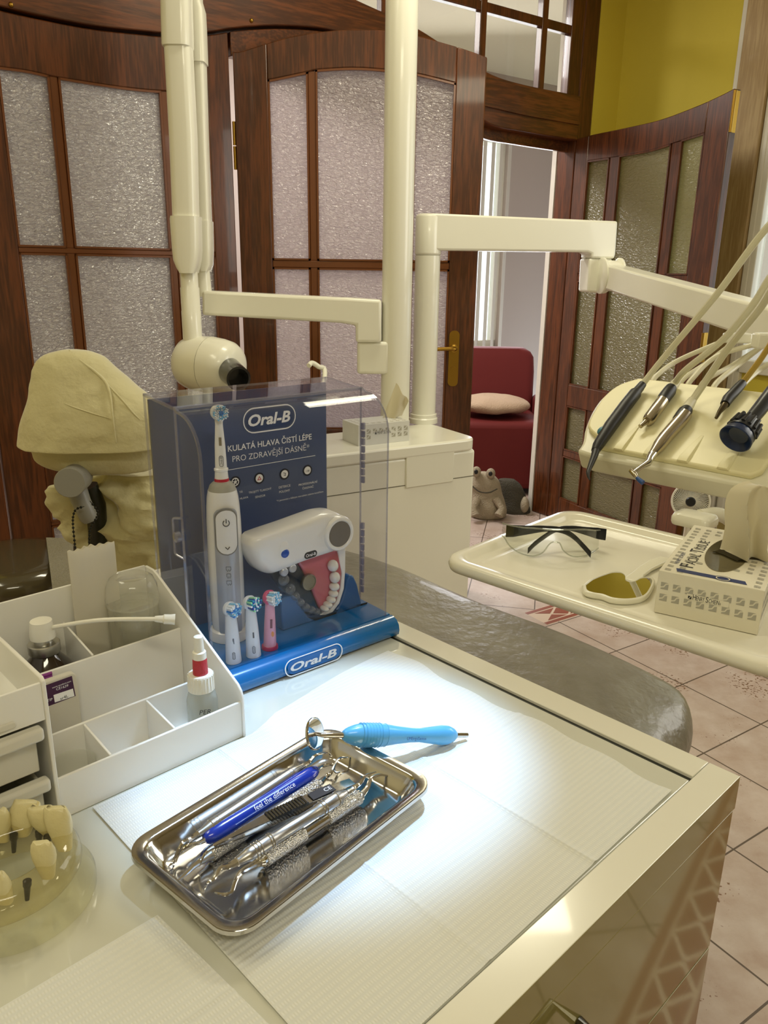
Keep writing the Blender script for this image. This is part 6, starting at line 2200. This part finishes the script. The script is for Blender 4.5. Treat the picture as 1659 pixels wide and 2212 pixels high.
# shoulder part of the backrest under its cover
blob_m = MB()
blob(blob_m, [(1018, 246, 330), (1026, 225, 345), (1045, 205, 372), (1065, 198, 395), (1090, 203, 420), (1115, 214, 440), (1150, 226, 460), (1190, 240, 480), (1240, 248, 500), (1320, 250, 540), (1400, 255, 560)], HY + .10, .42, 90, .034, 11, seed=4)
blob_m.build('backrest_cover', cloth, chair, smooth=70)
blob_m = MB()
blob(blob_m, [(1050, 118, 150), (1062, 113, 170), (1085, 114, 180), (1105, 119, 186), (1125, 134, 196), (1145, 137, 206), (1160, 150, 222), (1180, 176, 236), (1240, 190, 240)], HY + .08, .5, 60, .016, 13, seed=9)
blob_m.build('cover_flap', cloth, chair, smooth=70)
# bib chain hanging over the stem
ch = thing('bib_chain', 'black beaded bib chain hanging from the headrest knob of the dental chair', 'bib chain', at(180, 1190, HY - .1))
cm_ = MB()
pa_ = spline([at(x, y, HY - .10) for x, y in ((182, 1094), (165, 1100), (158, 1115), (158, 1140), (161, 1170), (163, 1196), (166, 1240))], 10) 
pb_ = spline([at(x, y, HY - .10) for x, y in ((194, 1082), (208, 1100), (211, 1112), (204, 1126), (195, 1140), (193, 1160), (192, 1180), (186, 1240))], 10)
for P_ in (pa_, pb_):
    acc = 0; last = P_[0]
    cm_.tube(P_, .0009, 6)
    for p_ in P_[1:]:
        if (p_ - last).length > .0075:
            cm_.ell(p_, .0031, n=8, m=6); last = p_
cm_.build('chain', mat('dark steel bead', '#22221f', .3, .5), ch)
# seat and legrest under grey plastic
plas = mat('grey plastic sheeting over upholstery', '#6d675a', .36, coat=.25, var=(9, '#8a8577', .3), bump=(38, .35, .012))
e0, e1 = on(958, 1277, .60), on(1474, 1484, .555)
sdir = (e1 - e0); sdir.normalize()
sfl = V((sdir.x, sdir.y, 0)).normalized(); sn = V((sfl.y, -sfl.x, 0))       # towards the viewer
Ls = (e1 - e0).length
rings = []
n = 40
Wd = .46
for i, (t, w, th, up_d) in enumerate(((-.75, .50, .13, .0), (-.4, .50, .13, .01), (-.2, .49, .13, .02), (-.02, .48, .13, .012), (.2, .47, .125, .002), (.44, .46, .12, 0), (.64, .44, .115, 0), (.80, .42, .11, 0), (.93, .39, .10, 0), (1.0, .34, .09, -.004), (1.05, .28, .075, -.012), (1.085, .19, .05, -.024), (1.10, .08, .02, -.036))):
    ins = interp([(.96, 0), (1.0, .008), (1.05, .030), (1.085, .07), (1.10, .12)], t)
    c = e0 + sdir * (Ls * t) + sn * (w / 2 - .006 - .036 * math.sin(math.pi * min(1, max(0, t / 1.1) ** 1.25)) + ins) + Z * (up_d - .04)
    ring = []
    for k in range(n):
        a_ = 2 * math.pi * k / n
        ca, sa_ = math.cos(a_), math.sin(a_)
        ex = abs(ca) ** .5 * (1 if ca > 0 else -1); ez = abs(sa_) ** .5 * (1 if sa_ > 0 else -1)
        p_ = c + sn * (ex * w / 2) + Z * (ez * th / 2)
        wr = .004 + .012 * max(0, t - .2)
        p_ += Z * wr * noise.noise(p_ * 16) + sn * wr * noise.noise(p_ * 21) + Z * (.010 * max(0, t - .45) * math.sin(ex * 10 + t * 34) * (ez < .3)) + Z * (.006 * max(0, t - .3) * noise.noise(V((p_.x * 60, p_.y * 22, p_.z * 22))))
        ring.append(p_)
    rings.append(ring)
MB().loft(rings).build('legrest_cover', plas, chair, smooth=60, subsurf=1)
b_ = e0 - sdir * Ls * .35 + sn * .23
MB().lathe(V((b_.x, b_.y, 0)), Z, [(0, 0), (0, .24), (.03, .24), (.05, .2), (.06, .10), (.44, .09), (.46, .14), (.50, .14), (.50, 0)], 40).build('pedestal', mat('grey enamel', '#a5a294', .4), chair, smooth=40)
bb_ = [at(300, 1250, HY + .16), e0 - sdir * Ls * .62 + sn * .25 - Z * .03]
MB().tube(spline([at(420, 1190, HY + .20), at(430, 1230, HY + .18), bb_[1] + Z * .10, bb_[1]], 6), [.055] * 19, 20, sx=2.6).build('backrest', greyk, chair, smooth=60)

# ------------------------------------------------------------------ stool at the left edge with a towel
SY = 2.18
sc__ = at(20, 1212, SY)
sr = .205
stl = thing('stool', 'round dark vinyl stool at the left edge behind the organizer', 'stool', V((sc__.x, sc__.y, 0)))
vin = mat('dark brown vinyl', '#4c4431', .14, coat=.6)
S0 = V((sc__.x, sc__.y, 0)); sz = sc__.z
MB().lathe(S0, Z, [(sz - .075, 0), (sz - .075, sr * .9), (sz - .06, sr), (sz - .02, sr * 1.01), (sz + .008, sr * .93), (sz + .018, sr * .7), (sz + .02, 0)], 56).build('seat', vin, stl, smooth=60)
MB().lathe(S0, Z, [(.08, 0), (.08, .03), (sz - .07, .03), (sz - .07, 0)], 20).build('gas_lift', chrome, stl)
for k in range(5):
    a_ = k * 2 * math.pi / 5 + .3
    o_ = V((math.cos(a_), math.sin(a_), 0))
    MB().tube([S0 + Z * .10, S0 + o_ * .14 + Z * .085, S0 + o_ * .24 + Z * .065], [.024, .02, .016], 12).build('leg', dark, stl)
    MB().ell(S0 + o_ * .24 + Z * .028, (.028, .028, .028), n=16, m=10).build('caster', dark, stl)
tw0 = at(100, 1168, SY + .03)
tl_ = [on(x, y, sz + .024) for x, y in ((100, 1166), (158, 1163), (158, 1262), (112, 1262))]


def towf(u, w):
    p_ = (tl_[0] * (1 - u) + tl_[1] * u) * (1 - w) + (tl_[3] * (1 - u) + tl_[2] * u) * w
    dd_ = (V((p_.x, p_.y, 0)) - S0).length
    z_ = -.004 if dd_ < sr * .75 else -.004 - (dd_ - sr * .75) * .20
    return p_ + Z * (.003 * noise.noise(p_ * 30) + z_ * 0 + max(z_, -.05))


MB().sheet(towf, 20, 26, Z * .010).build('towel', mat('grey terry towelling', '#958f7e', .9, bump=(190, .9, .01)), label='folded grey terry towel lying over the dark round stool', cat='towel', smooth=60)

# ------------------------------------------------------------------ seen through the doorway
red = mat('red upholstery', '#640f0b', .75, bump=(90, .15))
AY = 5.05
arm = thing('armchair', 'red upholstered armchair in the room behind the doors', 'armchair', V((at(1085, 950, AY).x, AY + .3, 0)))
axx = at(1088, 900, AY).x
az = lambda y: at(1088, y, AY).z
bk_t = at(1088, 752, AY + .35).z
aw = .31
MB().loft([frame2d(V((axx - .06, AY + .36 + z * .12, .30 + z * (bk_t - .32))), V((1, 0, 0)), V((0, 1, 0)), rrect(aw * 2 * w, .16, .06)) for z, w in ((0, 1), (.3, 1.0), (.75, 1.02), (.92, 1.0), (.98, .93), (1.02, .80))]).build('backrest', red, arm, smooth=60)
zs = az(903)
MB().box(V((axx - .06, AY + .10, zs * .5 + .02)), (aw * 2, .52, zs - .04)).build('seat', red, arm, bevel=.04, segs=4)
for sx in (-1, 1):
    MB().box(V((axx - .06 + sx * (aw + .05), AY + .14, .30)), (.11, .58, .56)).build('armrest', red, arm, bevel=.04, segs=4)
for sx in (-1, 1):
    for sy in (-.12, .36):
        MB().lathe(V((axx - .06 + sx * .27, AY + sy, 0)), Z, [(0, 0), (0, .02), (.05, .025), (.05, 0)], 14).build('leg', dark, arm)
cu = MB()
cz0 = zs
cu.ell(V((axx - .06, AY + .06, cz0 + .080)), (.238, .185, .062), n=40, m=20)
cu.v = [p_ + Z * .014 * noise.noise(p_ * 9) for p_ in cu.v]
cu.build('cushion', mat('beige plush', '#b79f84', .9, bump=(120, .6, .01)), label='beige plush cushion lying on the seat of the red armchair', cat='cushion', smooth=60)
# frog door stop
plush = mat('pale grey plush', '#a89c84', .95, bump=(140, .8, .01))
plush_d = mat('dark grey plush', '#4b473b', .95, bump=(140, .8, .01))
fg0 = on(1058, 1119, 0)
FYg = fg0.y
fr = thing('frog_toy', 'pale plush frog with bulging eyes sitting on the floor in the doorway', 'plush frog', V((fg0.x, fg0.y + .05, 0)))
b_m = MB()
blob(b_m, [(1020, 1032, 1054), (1025, 1024, 1066), (1034, 1019, 1075), (1048, 1015, 1081), (1062, 1020, 1084), (1080, 1016, 1090), (1098, 1014, 1095), (1112, 1018, 1092), (1119, 1030, 1080)], FYg + .02, .75, 44, .006, 20)
b_m.build('body', plush, fr, smooth=70)
for x, y in ((1029, 1019), (1060, 1023)):
    ec = at(x, y, FYg - .02)
    eo = MB().ell(ec, (.027, .025, .031), n=20, m=12).build('eye_bump', plush, fr)
    MB().ell(ec + V((-.004, -.021, .004)), (.012, .008, .014), n=14, m=10).build('eye', blk, eo)
MB().tube(spline([at(x, y, Y) for x, y, Y in ((1020, 1050, FYg - .055), (1036, 1062, FYg - .075), (1056, 1064, FYg - .075), (1074, 1056, FYg - .055))], 6), .004, 8).build('mouth', plush_d, fr)
for x0, x1 in ((1032, 1022), (1070, 1084)):
    MB().tube([at(x0, 1076, FYg - .05), at(x1, 1098, FYg - .075), at((x0 + x1) / 2, 1114, FYg - .10)], [.022, .022, .026], 14).build('arm', plush, fr, smooth=60)
b_m = MB()
blob(b_m, [(1036, 1078, 1112), (1046, 1076, 1124), (1062, 1078, 1132), (1085, 1080, 1140), (1105, 1082, 1146), (1114, 1090, 1136)], FYg + .14, .8, 40, .006, 20)
b_m.build('back', plush_d, fr, smooth=70)
ft_ = at(1132, 1090, FYg + .10)
MB().ell(ft_, (.03, .05, .05), n=20, m=12).build('foot', plush, fr)

# desk fan on a low cupboard, radiator on the wall
FNY = 3.02
fcx = at(1492, 1083, FNY)
lowc = thing('low_cupboard', 'low olive wood cupboard mostly hidden behind the bracket tray', 'cupboard', V((fcx.x + .43, FNY + .06, 0)))
ctop = at(1492, 1130, FNY).z - .02
lx = (D, DN, Z)
MB().box(V((fcx.x + .43, FNY + .06, ctop / 2)), (.36, .40, ctop), lx).build('cabinet_body', mat('olive brown wood', '#7f7038', .45), lowc, bevel=.004)
fan = thing('fan', 'small white round fan on a low stand in front of the yellow wall', 'fan', V((fcx.x, FNY + .05, 0)))
fx = V((-.38, -.90, .12)).normalized()
fr_ = 40 / FPX * FNY
xx = Z.cross(fx).normalized(); yy = fx.cross(xx)
fm = MB()
for off, r_ in ((0, fr_), (-.04, fr_ * .98)):
    fm.tube([fcx + fx * off + (xx * math.cos(t) + yy * math.sin(t)) * r_ for t in [2 * math.pi * k / 40 for k in range(41)]], .0045, 8)
fm.lathe(fcx, fx, [(-.05, fr_ * .3), (-.045, fr_ * .98), (-.01, fr_ * 1.0), (-.01, fr_ * .97), (-.04, fr_ * .9), (-.045, fr_ * .3)], 40, caps=False)
gu = fm.build('guard', mat('white fan plastic', '#dcd8c6', .4), fan)
gr_ = MB()
for k in range(54):
    t = 2 * math.pi * k / 54
    pts = []
    for j in range(6):
        f = .24 + .76 * j / 5
        a_ = t + .55 * (1 - f)
        pts.append(fcx + fx * (.012 * (1 - f)) + (xx * math.cos(a_) + yy * math.sin(a_)) * fr_ * f)
    gr_.tube(pts, .0011, 5)
gr_.build('grille', mat('white fan plastic', '#dcd8c6', .4), gu)
MB().lathe(fcx + fx * .004, fx, [(0, 0), (0, fr_ * .27), (.010, fr_ * .27), (.014, fr_ * .22), (.014, 0)], 32).build('hub', dark, fan)
fb = MB()
for k in range(5):
    t = 2 * math.pi * k / 5
    d1_ = xx * math.cos(t) + yy * math.sin(t); d2_ = -xx * math.sin(t) + yy * math.cos(t)
    fb.add([fcx - fx * .018 + d1_ * fr_ * .2, fcx - fx * .026 + d1_ * fr_ * .85 + d2_ * fr_ * .05, fcx - fx * .012 + d1_ * fr_ * .8 + d2_ * fr_ * .55, fcx - fx * .010 + d1_ * fr_ * .2 + d2_ * fr_ * .15], [(0, 1, 2, 3)])
fb.build('rotor', mat('greyish fan blade', '#8e8b80', .4), fan, smooth=0)
bx0 = V((fcx.x, fcx.y, 0)) - fx * .05; bx0.z = 0
MB().lathe(bx0, Z, [(0, 0), (0, .10), (.012, .10), (.02, .03), (.03, .014), (fcx.z - fr_ * .5, .012), (fcx.z - .02, .02), (fcx.z - .02, 0)], 28).build('stand', mat('white fan plastic', '#dcd8c6', .4), fan)
# radiator on the right wall
rs0 = PR((1549, 1050))[0]
rd = thing('radiator', 'white ribbed radiator on the yellow wall behind the tissue box', 'radiator', C + D * (rs0 + .3) + Z * .15 - DN * .05)
zr0, zr1 = .16, PR((1555, 1012))[1] + .10
for k in range(10):
    m_ = MB().box(C + D * (rs0 + .03 + .058 * k) + Z * ((zr0 + zr1) / 2) - DN * .05, (.048, .08, zr1 - zr0), (D, DN, Z))
    m_.build('rib', white_p, rd, bevel=.012, segs=3)
MB().tube([C + D * rs0 + Z * (zr0 + .06) - DN * .05, C + D * (rs0 + .6) + Z * (zr0 + .06) - DN * .05], .018, 14).build('manifold', white_p, rd)
